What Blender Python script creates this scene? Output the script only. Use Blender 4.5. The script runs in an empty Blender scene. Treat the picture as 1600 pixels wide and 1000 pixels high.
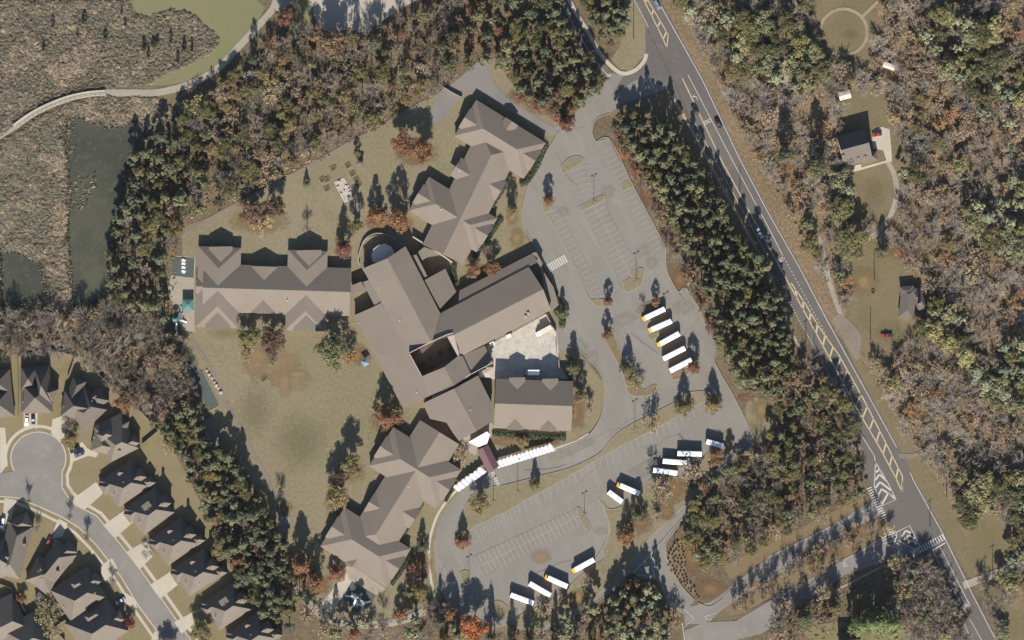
import bpy, bmesh, math, random
from mathutils import Vector, Matrix
sc = bpy.context.scene
COL = sc.collection
S = 0.30                                   # metres per pixel of the survey the plan was measured from

# ------------------------------------------------------------ camera, sky, sun, exposure
cam = bpy.data.cameras.new('camera'); camo = bpy.data.objects.new('camera', cam); COL.objects.link(camo)
ALT = 2500.0
camo.location = (0, 0, ALT); camo.rotation_euler = (0, 0, 0)
cam.sensor_width = 36.0; cam.lens = 36.0 * ALT / (1600 * S)
cam.clip_start = 10; cam.clip_end = 9000
sc.camera = camo
SUN_EL = 31.0; HAZE = 4.0e-6
world = bpy.data.worlds.new('World'); sc.world = world; world.use_nodes = True
wn = world.node_tree.nodes; wl = world.node_tree.links
bg = wn['Background']; bg.inputs['Strength'].default_value = 0.056
sky = wn.new('ShaderNodeTexSky'); sky.sky_type = 'NISHITA'; sky.sun_disc = False; sky.ozone_density = 3.0
sky.sun_elevation = math.radians(SUN_EL); sky.sun_rotation = math.radians(180)
wl.new(sky.outputs['Color'], bg.inputs['Color'])
sun = bpy.data.lights.new('sun', 'SUN'); suno = bpy.data.objects.new('sun', sun); COL.objects.link(suno)
sun.energy = 4.0; sun.angle = math.radians(0.5); sun.color = (1.0, 0.94, 0.875)
suno.rotation_euler = (math.radians(90 - SUN_EL), 0, 0)     # from due south: shadows fall straight north
suno.location = (0, -400, 300)
sc.view_settings.view_transform = 'Standard'; sc.view_settings.look = 'None'
sc.view_settings.exposure = 1.44; sc.view_settings.gamma = 1.0
sc.view_settings.use_curve_mapping = False
sc.cycles.max_bounces = 5; sc.cycles.diffuse_bounces = 2

# ------------------------------------------------------------ helpers
def P(x, y, z=0.0): return Vector(((x - 800) * S, (500 - y) * S, z))
def lin(c):
    c = c / 255.0
    return c / 12.92 if c <= 0.04045 else ((c + 0.055) / 1.055) ** 2.4
KH = 1.95
def D(r, g, b, k=1.0):                     # base colour of a level, sunlit surface seen as this sRGB
    return tuple(min(0.9, lin(v) / KH * k) for v in (r, g, b)) + (1.0,)

def link(name, data, parent=None):
    o = bpy.data.objects.new(name, data); COL.objects.link(o)
    if parent is not None: o.parent = parent
    return o
def tag(o, label=None, cat=None, group=None, kind=None):
    if label: o['label'] = label
    if cat: o['category'] = cat
    if group: o['group'] = group
    if kind: o['kind'] = kind
    return o
def empty(name, loc=(0, 0, 0), rz=0.0, **kw):
    o = link(name, None); o.location = loc; o.rotation_euler = (0, 0, rz); o.empty_display_size = 0.5
    return tag(o, **kw)
def finish(bm, name, mats, parent=None, smooth=False):
    me = bpy.data.meshes.new(name); bm.to_mesh(me); bm.free()
    for m in (mats if isinstance(mats, (list, tuple)) else [mats]): me.materials.append(m)
    if smooth:
        for p in me.polygons: p.use_smooth = True
    return link(name, me, parent)
def from_lists(name, verts, faces, mats, parent=None, midx=None):
    me = bpy.data.meshes.new(name); me.from_pydata(verts, [], faces)
    for m in (mats if isinstance(mats, (list, tuple)) else [mats]): me.materials.append(m)
    if midx: me.polygons.foreach_set('material_index', midx)
    me.update(); return link(name, me, parent)

def smooth_pts(pts, closed=True, n=4):     # Catmull-Rom
    out = []; L = len(pts)
    rng = range(L) if closed else range(L - 1)
    for i in rng:
        if closed: p0, p1, p2, p3 = pts[i - 1], pts[i], pts[(i + 1) % L], pts[(i + 2) % L]
        else: p0, p1, p2, p3 = pts[max(i - 1, 0)], pts[i], pts[i + 1], pts[min(i + 2, L - 1)]
        for k in range(n):
            t = k / n; t2 = t * t; t3 = t2 * t
            out.append(tuple(0.5 * (2 * p1[j] + (p2[j] - p0[j]) * t + (2 * p0[j] - 5 * p1[j] + 4 * p2[j] - p3[j]) * t2 +
                                    (3 * p1[j] - p0[j] - 3 * p2[j] + p3[j]) * t3) for j in (0, 1)))
    if not closed: out.append(pts[-1])
    return out
def wobble(pts, amp, step=6, seed=1):      # a natural, uneven outline
    r = random.Random(seed); out = []
    L = len(pts)
    for i in range(L):
        a, b = pts[i], pts[(i + 1) % L]
        d = math.dist(a, b); n = max(1, int(d / step))
        for k in range(n):
            t = k / n
            out.append((a[0] + (b[0] - a[0]) * t + r.uniform(-amp, amp), a[1] + (b[1] - a[1]) * t + r.uniform(-amp, amp)))
    return out
def area2(pts): return sum(pts[i][0] * pts[(i + 1) % len(pts)][1] - pts[(i + 1) % len(pts)][0] * pts[i][1] for i in range(len(pts)))
def offset(pts, d):                        # grow (d>0) a polygon, pixels
    s = 1 if area2(pts) > 0 else -1; L = len(pts); out = []
    for i in range(L):
        a, b, c = pts[i - 1], pts[i], pts[(i + 1) % L]
        def nrm(u, v):
            dx, dy = v[0] - u[0], v[1] - u[1]; l = math.hypot(dx, dy) or 1
            return (dy / l * s, -dx / l * s)
        n1, n2 = nrm(a, b), nrm(b, c)
        mx, my = n1[0] + n2[0], n1[1] + n2[1]; l = math.hypot(mx, my) or 1
        k = d / max(0.45, l / 2)
        out.append((b[0] + mx / l * k, b[1] + my / l * k))
    return out
def inside(pts, x, y):
    c = False; j = len(pts) - 1
    for i in range(len(pts)):
        xi, yi = pts[i]; xj, yj = pts[j]
        if (yi > y) != (yj > y) and x < (xj - xi) * (y - yi) / (yj - yi) + xi: c = not c
        j = i
    return c
TIER = {}
def zt(base):
    TIER[base] = TIER.get(base, 0) + 1
    return base + 0.003 * TIER[base]
def sheet(name, pts, mat, z, parent=None, depth=0.0, **kw):
    """a flat polygon laid on the ground (depth > 0: a raised slab with sides)"""
    bm = bmesh.new()
    vs = [bm.verts.new(P(x, y, z)) for x, y in pts]
    f = bm.faces.new(vs)
    if f.normal.z == 0: f.normal_update()
    if f.normal.z < 0: f.normal_flip()
    if depth:
        lo = [bm.verts.new(P(x, y, z - depth)) for x, y in pts]
        n = len(vs)
        for i in range(n): bm.faces.new((vs[i], vs[(i + 1) % n], lo[(i + 1) % n], lo[i]))
    bmesh.ops.triangulate(bm, faces=[f])
    bmesh.ops.recalc_face_normals(bm, faces=bm.faces[:]) if depth else None
    o = finish(bm, name, mat, parent)
    if kw: tag(o, **kw)
    return o
def ribbon_pts(pl, w, closed=False):
    L = []; R = []; n = len(pl)
    for i in range(n):
        if closed: a, c = pl[i - 1], pl[(i + 1) % n]
        else: a, c = pl[max(i - 1, 0)], pl[min(i + 1, n - 1)]
        dx, dy = c[0] - a[0], c[1] - a[1]; l = math.hypot(dx, dy) or 1
        nx, ny = -dy / l * w / 2, dx / l * w / 2
        L.append((pl[i][0] + nx, pl[i][1] + ny)); R.append((pl[i][0] - nx, pl[i][1] - ny))
    return L, R
def ribbon(name, pl, w, mat, z, parent=None, h=0.0, closed=False, **kw):
    """a band of width w (pixels) along a line; h > 0 gives it height (kerbs, walls, hedges)"""
    L, R = ribbon_pts(pl, w, closed); n = len(pl); V = []; F = []
    for (a, b) in zip(L, R): V += [P(*a, z), P(*b, z)]
    m = n if closed else n - 1
    for i in range(m):
        j = (i + 1) % n; F.append((2 * i, 2 * i + 1, 2 * j + 1, 2 * j))
    if h:
        o = len(V)
        for (a, b) in zip(L, R): V += [P(*a, z - h), P(*b, z - h)]
        for i in range(m):
            j = (i + 1) % n
            F.append((2 * i, 2 * j, o + 2 * j, o + 2 * i)); F.append((2 * i + 1, o + 2 * i + 1, o + 2 * j + 1, 2 * j + 1))
        if not closed:
            F.append((0, o, o + 1, 1)); e = 2 * (n - 1); F.append((e, e + 1, o + e + 1, o + e))
    # keep tops facing up
    a, b, c = V[F[0][0]], V[F[0][1]], V[F[0][2]]
    if (b - a).cross(c - a).z < 0: F = [tuple(reversed(f)) for f in F]
    o = from_lists(name, V, F, mat, parent)
    if kw: tag(o, **kw)
    return o
def along(pl, step, start=0.0):            # points every step pixels, with direction
    out = []; d = start; acc = 0.0
    for i in range(len(pl) - 1):
        a, b = pl[i], pl[i + 1]; l = math.dist(a, b)
        while d <= acc + l:
            t = (d - acc) / l; out.append((a[0] + (b[0] - a[0]) * t, a[1] + (b[1] - a[1]) * t, (b[0] - a[0]) / l, (b[1] - a[1]) / l)); d += step
        acc += l
    return out
def add_box(bm, cx, cy, z0, z1, lx, ly, rz=0.0, bevel=0.0, mi=0, taper=1.0):
    c, s = math.cos(rz), math.sin(rz); vs = []
    for z, k in ((z0, 1.0), (z1, taper)):
        for sx, sy in ((-1, -1), (1, -1), (1, 1), (-1, 1)):
            x, y = sx * lx / 2 * k, sy * ly / 2 * k
            vs.append(bm.verts.new((cx + x * c - y * s, cy + x * s + y * c, z)))
    q = [(3, 2, 1, 0), (4, 5, 6, 7), (0, 1, 5, 4), (1, 2, 6, 5), (2, 3, 7, 6), (3, 0, 4, 7)]
    fs = [bm.faces.new([vs[i] for i in f]) for f in q]
    for f in fs: f.material_index = mi
    if bevel:
        es = set(e for f in fs for e in f.edges)
        bmesh.ops.bevel(bm, geom=list(es), offset=bevel, segments=2, affect='EDGES', profile=0.5)
def add_tube(bm, a, b, r0, r1, n=5, mi=0):
    a = Vector(a); b = Vector(b); d = (b - a).normalized()
    u = d.orthogonal().normalized(); v = d.cross(u)
    ring = [[bm.verts.new(p + (u * math.cos(2 * math.pi * k / n) + v * math.sin(2 * math.pi * k / n)) * r) for k in range(n)] for p, r in ((a, r0), (b, r1))]
    for k in range(n):
        f = bm.faces.new((ring[0][k], ring[0][(k + 1) % n], ring[1][(k + 1) % n], ring[1][k])); f.material_index = mi
    bm.faces.new(ring[1]).material_index = mi

# ------------------------------------------------------------ materials
def nt(name):
    m = bpy.data.materials.new(name); m.use_nodes = True
    n = m.node_tree.nodes; return m, n, m.node_tree.links, n['Principled BSDF']
def _noise(n, l, src, scale, detail=3.0, rough=0.6, dist=0.0):
    t = n.new('ShaderNodeTexNoise'); t.inputs['Scale'].default_value = scale; t.inputs['Detail'].default_value = detail
    t.inputs['Roughness'].default_value = rough; t.inputs['Distortion'].default_value = dist
    l.new(src, t.inputs['Vector']); return t.outputs['Fac']
def _ramp(n, l, fac, lo, hi, c0=None, c1=None):
    r = n.new('ShaderNodeValToRGB'); r.color_ramp.elements[0].position = lo; r.color_ramp.elements[1].position = hi
    if c0: r.color_ramp.elements[0].color = c0
    if c1: r.color_ramp.elements[1].color = c1
    l.new(fac, r.inputs['Fac']); return r.outputs['Color']
def _mix(n, l, fac, a, b, typ='MIX'):
    m = n.new('ShaderNodeMix'); m.data_type = 'RGBA'; m.blend_type = typ
    if isinstance(fac, float): m.inputs[0].default_value = fac
    else: l.new(fac, m.inputs[0])
    for s, v in ((6, a), (7, b)):
        if isinstance(v, tuple): m.inputs[s].default_value = v
        else: l.new(v, m.inputs[s])
    return m.outputs[2]
def ground(name, c0, c1, c2=None, big=0.02, mid=0.12, fine=1.2, grain=0.35, bump=0.0, c2lo=0.55, c2hi=0.7, rough=0.95, streak=None, dist=0.6):
    m, n, l, b = nt(name)
    tc = n.new('ShaderNodeTexCoord').outputs['Object']
    col = _mix(n, l, _ramp(n, l, _noise(n, l, tc, big, 5, 0.6, dist), 0.38, 0.62), c0, c1)
    if c2: col = _mix(n, l, _ramp(n, l, _noise(n, l, tc, mid, 5, 0.65, dist), c2lo, c2hi), col, c2)
    if streak:
        sc_ = n.new('ShaderNodeMapping'); sc_.vector_type = 'TEXTURE'; sc_.inputs['Rotation'].default_value = (0, 0, streak[0]); sc_.inputs['Scale'].default_value = (1 / streak[1], 1 / streak[2], 1)
        l.new(tc, sc_.inputs['Vector'])
        col = _mix(n, l, _ramp(n, l, _noise(n, l, sc_.outputs[0], 1.0, 4, 0.6), 0.48, 0.85), col, streak[3])
    f = _noise(n, l, tc, fine, 4, 0.7)
    g = _ramp(n, l, f, 0.25, 0.75, (1 - grain,) * 3 + (1,), (1 + grain,) * 3 + (1,))
    col = _mix(n, l, 1.0, col, g, 'MULTIPLY')
    l.new(col, b.inputs['Base Color']); b.inputs['Roughness'].default_value = rough
    b.inputs['Specular IOR Level'].default_value = 0.1
    if bump:
        bp = n.new('ShaderNodeBump'); bp.inputs['Strength'].default_value = 0.8; bp.inputs['Distance'].default_value = bump
        l.new(_noise(n, l, tc, fine * 0.6, 4, 0.7), bp.inputs['Height']); l.new(bp.outputs[0], b.inputs['Normal'])
    return m
def plain(name, c, rough=0.7, metal=0.0, spec=0.3, grain=0.06, gs=0.8):
    m, n, l, b = nt(name)
    tc = n.new('ShaderNodeTexCoord').outputs['Object']
    g = _ramp(n, l, _noise(n, l, tc, gs, 4, 0.65), 0.3, 0.7, (1 - grain,) * 3 + (1,), (1 + grain,) * 3 + (1,))
    l.new(_mix(n, l, 1.0, c, g, 'MULTIPLY'), b.inputs['Base Color'])
    b.inputs['Roughness'].default_value = rough; b.inputs['Metallic'].default_value = metal; b.inputs['Specular IOR Level'].default_value = spec
    return m
def patchy(name, c0, c1, soft=0.5, fine=0.9, strength=1.0):
    """leaf or bare-earth patch: thins out raggedly towards its rim"""
    m, n, l, b = nt(name)
    tcn = n.new('ShaderNodeTexCoord'); tc = tcn.outputs['Object']
    gen = tcn.outputs['Generated']
    mp = n.new('ShaderNodeVectorMath'); mp.operation = 'SUBTRACT'; mp.inputs[1].default_value = (0.5, 0.5, 0.0); l.new(gen, mp.inputs[0])
    sx = n.new('ShaderNodeSeparateXYZ'); l.new(mp.outputs[0], sx.inputs[0])
    cb = n.new('ShaderNodeCombineXYZ'); l.new(sx.outputs[0], cb.inputs[0]); l.new(sx.outputs[1], cb.inputs[1])
    ln = n.new('ShaderNodeVectorMath'); ln.operation = 'LENGTH'; l.new(cb.outputs[0], ln.inputs[0])
    ad = n.new('ShaderNodeMath'); ad.operation = 'MULTIPLY_ADD'; ad.inputs[1].default_value = -2.0; ad.inputs[2].default_value = 1.0; l.new(ln.outputs['Value'], ad.inputs[0])
    nz = _noise(n, l, tc, 0.25, 5, 0.7); nf = _noise(n, l, tc, fine, 4, 0.75)
    m1 = n.new('ShaderNodeMath'); m1.operation = 'ADD'; l.new(ad.outputs[0], m1.inputs[0]); l.new(nz, m1.inputs[1])
    m2 = n.new('ShaderNodeMath'); m2.operation = 'MULTIPLY_ADD'; m2.inputs[1].default_value = 0.9;  l.new(nf, m2.inputs[0]); l.new(m1.outputs[0], m2.inputs[2])
    a = _ramp(n, l, m2.outputs[0], 0.98, 0.98 + soft if 0.98 + soft < 1 else 1.0)
    mr = n.new('ShaderNodeMapRange'); mr.inputs[1].default_value = 1.1; mr.inputs[2].default_value = 1.3 + soft; mr.inputs[3].default_value = 0; mr.inputs[4].default_value = strength
    l.new(m2.outputs[0], mr.inputs[0]); l.new(mr.outputs[0], b.inputs['Alpha'])
    l.new(_mix(n, l, _ramp(n, l, nf, 0.35, 0.65), c0, c1), b.inputs['Base Color']); b.inputs['Roughness'].default_value = 1.0; b.inputs['Specular IOR Level'].default_value = 0.0
    return m
def foliage(name, var=0.45, scale=0.55, trans=0.25):
    m, n, l, b = nt(name)
    oi = n.new('ShaderNodeObjectInfo'); tc = n.new('ShaderNodeTexCoord').outputs['Object']
    ad = n.new('ShaderNodeVectorMath'); ad.operation = 'MULTIPLY_ADD'; ad.inputs[1].default_value = (37, 17, 11)
    cb = n.new('ShaderNodeCombineXYZ')
    for i in range(3): l.new(oi.outputs['Random'], cb.inputs[i])
    l.new(cb.outputs[0], ad.inputs[0]); l.new(tc, ad.inputs[2])
    g = _ramp(n, l, _noise(n, l, ad.outputs[0], scale, 3, 0.6), 0.3, 0.7, (1 - var,) * 3 + (1,), (1 + var, 1 + var * 0.97, 1 + var * 0.85, 1))
    col = _mix(n, l, 1.0, oi.outputs['Color'], g, 'MULTIPLY')
    l.new(col, b.inputs['Base Color']); b.inputs['Roughness'].default_value = 0.9; b.inputs['Specular IOR Level'].default_value = 0.08
    tr = n.new('ShaderNodeBsdfTranslucent'); l.new(col, tr.inputs['Color'])
    mx = n.new('ShaderNodeMixShader'); mx.inputs[0].default_value = trans
    l.new(b.outputs[0], mx.inputs[1]); l.new(tr.outputs[0], mx.inputs[2]); l.new(mx.outputs[0], n['Material Output'].inputs['Surface'])
    return m
M = {}
M['base'] = ground('leaf_litter', D(118, 103, 82), D(128, 116, 90), D(104, 92, 72), 0.015, 0.08, 0.9, 0.45, 0.25)
M['forest'] = ground('forest_floor', D(116, 104, 83), D(132, 115, 90), D(136, 114, 87), 0.03, 0.12, 0.8, 0.55, 0.4)
M['eastfloor'] = ground('brown_leaf_floor', D(138, 119, 94), D(150, 129, 102), D(130, 119, 90), 0.025, 0.1, 0.8, 0.5, 0.35)
M['lawn'] = ground('dry_lawn', D(145, 135, 106), D(152, 140, 113), D(136, 130, 96), 0.018, 0.05, 0.8, 0.24, 0.06, 0.5, 0.75)
M['green'] = ground('green_lawn', D(134, 130, 92), D(141, 134, 100), D(128, 126, 86), 0.02, 0.09, 1.1, 0.13, 0.04)
M['field'] = ground('mown_field', D(136, 134, 98), D(142, 137, 102), D(130, 130, 90), 0.02, 0.06, 1.1, 0.1, 0.03)
M['clear'] = ground('clearing_grass', D(128, 118, 88), D(138, 123, 96), D(122, 116, 80), 0.04, 0.12, 1.0, 0.25, 0.05)
M['yard'] = ground('house_lawn', D(143, 132, 98), D(150, 136, 106), D(134, 127, 88), 0.05, 0.15, 1.2, 0.15, 0.04)
M['mulch'] = ground('pine_straw', D(140, 120, 92), D(138, 124, 95), D(134, 110, 84), 0.05, 0.2, 1.0, 0.25, 0.05)
M['marsh'] = ground('marsh_bed', D(112, 104, 86), D(121, 110, 92), D(104, 102, 80), 0.012, 0.08, 0.5, 0.4, 0.9)
M['lot'] = ground('old_asphalt', D(152, 147, 136), D(146, 141, 131), D(161, 155, 143), 0.03, 0.1, 1.2, 0.08, 0, 0.56, 0.75, streak=(math.radians(-62), 0.02, 0.3, D(160, 155, 146)))
M['lot2'] = ground('worn_stall_asphalt', D(146, 140, 131), D(151, 145, 135), D(160, 153, 141), 0.05, 0.25, 1.4, 0.1, 0, 0.58, 0.78)
M['road'] = ground('dark_asphalt', D(114, 109, 104), D(121, 115, 109), D(128, 121, 114), 0.03, 0.2, 1.3, 0.07, streak=(math.radians(-62), 0.01, 0.5, D(118, 111, 105)))
M['street'] = ground('street_asphalt', D(146, 140, 132), D(153, 147, 139), D(160, 154, 145), 0.05, 0.2, 1.2, 0.06)
M['drive'] = ground('grey_asphalt', D(140, 135, 130), D(150, 144, 136), None, 0.05, 0.2, 1.2, 0.07)
M['conc'] = ground('pale_concrete', D(208, 198, 176), D(200, 191, 170), D(214, 206, 188), 0.06, 0.2, 1.0, 0.08)
M['conc2'] = ground('worn_concrete', D(172, 162, 144), D(182, 172, 152), D(160, 152, 134), 0.06, 0.2, 0.9, 0.12)
M['yardconc'] = ground('service_yard_concrete', D(205, 198, 182), D(215, 208, 194), D(190, 184, 168), 0.08, 0.3, 0.8, 0.12, 0, 0.5, 0.62, dist=2.0)
M['kerb'] = ground('kerb_concrete', D(178, 166, 146), D(168, 157, 138), None, 0.2, 0.5, 1.5, 0.1)
M['dirt'] = ground('tan_dirt_track', D(172, 157, 132), D(164, 148, 124), D(182, 167, 142), 0.08, 0.25, 1.0, 0.15)
M['sand'] = ground('infield_sand', D(196, 184, 164), D(204, 192, 174), D(188, 178, 160), 0.06, 0.2, 1.0, 0.06)
M['greypath'] = ground('grey_gravel_path', D(142, 130, 114), D(150, 138, 122), D(132, 122, 104), 0.08, 0.3, 1.1, 0.15)
M['white'] = ground('white_road_paint', D(224, 218, 206), D(208, 202, 190), D(172, 167, 158), 0.3, 0.7, 2.5, 0.12, c2lo=0.6)
M['yellow'] = ground('yellow_road_paint', D(220, 202, 160), D(208, 190, 150), None, 0.3, 0.5, 2.5, 0.12)
M['faint'] = ground('worn_stall_paint', D(192, 187, 175), D(176, 171, 160), None, 0.25, 0.5, 1.5, 0.12)
M['rubber'] = plain('dark_green_rubber', D(92, 100, 92), 0.9, grain=0.1)
M['teal'] = plain('teal_fabric', D(98, 140, 134), 0.8)
M['blue'] = plain('pale_blue_fabric', D(132, 158, 172), 0.8)
M['crack'] = plain('dark_crack_seal', D(118, 114, 108), 0.9)
M['crackpale'] = plain('pale_crack_dust', D(172, 166, 154), 0.95)
M['timber'] = plain('bleached_timber', D(176, 160, 128), 0.9, grain=0.15)
M['soil'] = plain('dark_soil', D(96, 84, 58), 1.0, grain=0.3, gs=2.0)
M['stone'] = plain('pale_stone', D(200, 188, 170), 0.9, grain=0.15)
roofc = lambda r, g, b: tuple(lin(v) * 0.385 for v in (r, g, b)) + (1.0,)
def roofmat(name, c, d):
    return ground(name, c, d, None, 0.06, 0.3, 1.6, 0.07, rough=0.8)
M['roof'] = ground('school_roof_tan', roofc(170, 157, 141), roofc(165, 152, 137), roofc(160, 147, 133), 0.05, 0.14, 1.4, 0.07, 0, 0.52, 0.75, rough=0.8)
M['hroof'] = ground('house_shingle', roofc(154, 144, 130), roofc(147, 138, 125), None, 0.3, 0.6, 2.2, 0.1, rough=0.85)
M['hroof2'] = ground('house_shingle_grey', roofc(140, 130, 120), roofc(134, 125, 115), None, 0.3, 0.6, 2.2, 0.1, rough=0.85)
M['hroof3'] = ground('brown_shingle', roofc(136, 120, 108), roofc(128, 113, 102), None, 0.3, 0.6, 2.2, 0.1, rough=0.85)
M['wall'] = plain('tan_brick_wall', (0.27, 0.19, 0.14, 1), 0.9, grain=0.12)
M['hwall'] = plain('brown_brick_wall', (0.2, 0.13, 0.1, 1), 0.9, grain=0.15)
M['pink'] = plain('pale_render', (0.3, 0.245, 0.215, 1), 0.85)
M['trim'] = plain('white_trim', (0.62, 0.6, 0.56, 1), 0.6)
M['whiteroof'] = plain('white_membrane', (0.72, 0.71, 0.69, 1), 0.6, grain=0.05)
M['awning'] = plain('white_awning_sheet', (0.52, 0.52, 0.51, 1), 0.5, grain=0.1, gs=0.5)
M['greyroof'] = plain('grey_metal_roof', (0.46, 0.40, 0.33, 1), 0.8, 0.0, grain=0.1)
M['maroon'] = plain('maroon_metal_roof', (0.115, 0.062, 0.064, 1), 0.6)
M['bus_yellow'] = plain('school_bus_yellow', (0.62, 0.33, 0.03, 1), 0.4, spec=0.5)
M['bus_white'] = plain('white_bus_roof', (0.78, 0.78, 0.77, 1), 0.45, grain=0.05, gs=0.6)
M['black'] = plain('black_rubber', (0.015, 0.015, 0.016, 1), 0.7)
M['glass'] = plain('dark_glass', (0.02, 0.022, 0.024, 1), 0.45, spec=0.3)
M['metal'] = plain('galvanised_steel', (0.35, 0.35, 0.35, 1), 0.5, 0.6)
M['pole'] = plain('dark_bronze_pole', (0.06, 0.05, 0.045, 1), 0.6)
M['wood'] = plain('weathered_pole_timber', (0.11, 0.085, 0.065, 1), 0.95, grain=0.2)
M['bark'] = plain('bark', (0.09, 0.068, 0.052, 1), 0.95, grain=0.25, gs=3)
M['leaf'] = foliage('leaf', 0.25, 0.55, 0.45)
M['needle'] = foliage('needle', 0.28, 0.45, 0.4)
M['twig'] = foliage('twig', 0.25, 0.5, 0.0)
def water():
    m, n, l, b = nt('pond_water')
    tc = n.new('ShaderNodeTexCoord').outputs['Object']
    c = _mix(n, l, _ramp(n, l, _noise(n, l, tc, 0.03, 4, 0.6, 0.8), 0.4, 0.65), D(78, 80, 70), D(98, 98, 80))
    c = _mix(n, l, _ramp(n, l, _noise(n, l, tc, 0.35, 5, 0.7, 0.5), 0.53, 0.72), c, D(112, 110, 86))
    l.new(c, b.inputs['Base Color']); b.inputs['Roughness'].default_value = 0.12; b.inputs['IOR'].default_value = 1.33
    bp = n.new('ShaderNodeBump'); bp.inputs['Distance'].default_value = 0.02; bp.inputs['Strength'].default_value = 0.4
    l.new(_noise(n, l, tc, 1.5, 3), bp.inputs['Height']); l.new(bp.outputs[0], b.inputs['Normal'])
    return m
M['water'] = water()
# ------------------------------------------------------------ the ground and its sheets
B0, B1, B2, B3 = 0.0, 0.10, 0.22, 0.24        # regions, pavements, road paint, islands
bm = bmesh.new()
bmesh.ops.create_grid(bm, x_segments=8, y_segments=8, size=1500)
tag(finish(bm, 'ground', M['base']), kind='structure')
ST = dict(kind='structure')
FP = dict()                                  # polygons reused for planting
FP['north'] = [(395, 95), (420, 60), (450, 62), (475, 30), (495, 52), (545, 48), (575, 52), (665, 0), (872, 0), (886, 30), (938, 125), (905, 165), (880, 185), (840, 165), (805, 135), (770, 90), (745, 105), (705, 132), (660, 160), (600, 196), (480, 262), (330, 336), (286, 352), (276, 400), (272, 500), (262, 500), (180, 470), (172, 440), (185, 350), (200, 275), (215, 235), (260, 205), (300, 165), (345, 130)]
FP['westbare'] = [(0, 488), (70, 490), (108, 494), (180, 472), (262, 500), (296, 560), (318, 640), (292, 640), (240, 655), (215, 640), (160, 592), (115, 548), (60, 552), (0, 560)]
FP['weststrip'] = [(292, 640), (318, 640), (345, 690), (378, 740), (415, 800), (440, 830), (446, 880), (470, 930), (450, 985), (395, 940), (360, 880), (335, 815), (305, 760), (262, 690), (240, 660)]
FP['belt'] = [(952, 168), (1000, 166), (1042, 200), (1085, 255), (1135, 335), (1182, 400), (1215, 470), (1232, 520), (1235, 590), (1215, 625), (1160, 612), (1122, 545), (1095, 480), (1076, 440), (1050, 380), (1005, 290), (975, 235)]
FP['south'] = [(1216, 625), (1250, 560), (1290, 590), (1335, 650), (1352, 730), (1340, 775), (1260, 815), (1190, 850), (1125, 885), (1095, 880), (1066, 840), (1086, 775), (1150, 720), (1185, 700), (1212, 670)]
FP['wedge'] = [(903, 0), (974, 0), (974, 50), (962, 78), (946, 66), (920, 30)]
FP['east'] = [(1050, 0), (1600, 0), (1600, 880), (1555, 890), (1500, 850), (1455, 760), (1420, 700), (1345, 560), (1300, 480), (1240, 380), (1165, 240), (1110, 130)]
FP['se'] = [(1200, 1000), (1215, 955), (1290, 925), (1330, 900), (1400, 868), (1455, 880), (1480, 930), (1510, 1000)]
FP['bottom'] = [(455, 960), (500, 985), (690, 945), (720, 975), (800, 965), (860, 985), (945, 935), (975, 905), (1040, 915), (1060, 960), (1060, 1000), (455, 1000)]
FP['rbottom'] = [(1525, 900), (1600, 880), (1600, 1000), (1565, 1000)]
sheet('leaf_litter_ground', wobble(FP['east'], 3, 20), M['eastfloor'], zt(B0), **ST)
for k in ('north', 'westbare', 'weststrip', 'belt', 'south', 'wedge', 'se', 'bottom'):
    sheet('forest_floor', wobble(offset(FP[k], 4), 3, 15, 3), M['forest'], zt(B0), **ST)
marsh1 = [(0, 0), (204, 0), (208, 18), (226, 27), (243, 21), (262, 15), (290, 19), (315, 36), (336, 50), (344, 62), (338, 74), (318, 88), (290, 104), (262, 114), (240, 124), (236, 132), (165, 138), (110, 146), (60, 170), (20, 198), (0, 214)]
marsh2 = [(0, 226), (26, 206), (60, 184), (110, 160), (165, 150), (240, 154), (272, 170), (285, 190), (262, 208), (225, 240), (205, 260), (195, 300), (180, 350), (175, 430), (170, 466), (110, 486), (0, 470)]
marsh = [wobble(marsh1, 1.2, 7, 2), wobble(marsh2, 1.5, 8, 3)]
for p in marsh: sheet('marsh_ground', p, M['marsh'], zt(B0), **ST)
pond1 = [(102, 181), (122, 180), (140, 186), (156, 192), (170, 198), (190, 194), (212, 187), (226, 193), (232, 201), (226, 218), (216, 250), (198, 272), (190, 317), (181, 350), (179, 390), (171, 425), (173, 457), (150, 472), (130, 476), (109, 483), (110, 445), (106, 400), (103, 345), (108, 300), (104, 265), (98, 225)]
pond2 = [(0, 390), (15, 391), (32, 392), (55, 405), (67, 420), (70, 440), (76, 462), (50, 476), (0, 478)]
for p in (pond1, pond2): tag(sheet('pond_water', wobble(smooth_pts(p, n=3), 0.8, 5, 4), M['water'], zt(B0)), kind='structure')
field = [(204, 0), (208, 18), (226, 27), (243, 21), (262, 15), (290, 19), (315, 36), (336, 50), (344, 62), (338, 74), (318, 88), (290, 104), (262, 114), (240, 124), (236, 134), (300, 126), (340, 103), (372, 70), (392, 45), (402, 0)]
sheet('mown_grass', smooth_pts(field, n=3), M['field'], zt(B0), **ST)
sheet('mown_grass', [(455, 0), (494, 0), (489, 22), (478, 45), (462, 62), (450, 50), (462, 20)], M['field'], zt(B0), **ST)
school_lawn = [(286, 355), (330, 338), (480, 264), (600, 198), (660, 162), (705, 134), (745, 108), (775, 92), (800, 130), (850, 175), (880, 200), (855, 260), (825, 300), (818, 340), (822, 368), (855, 425), (885, 500), (900, 545), (945, 600), (944, 640), (925, 672), (868, 704), (780, 730), (722, 765), (690, 808), (680, 850), (680, 900), (690, 935), (620, 965), (545, 975), (500, 968), (472, 940), (450, 880), (440, 828), (412, 790), (380, 730), (345, 680), (322, 640), (300, 560), (284, 520), (284, 400)]
sheet('school_lawn', school_lawn, M['lawn'], zt(B0), **ST)
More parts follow.
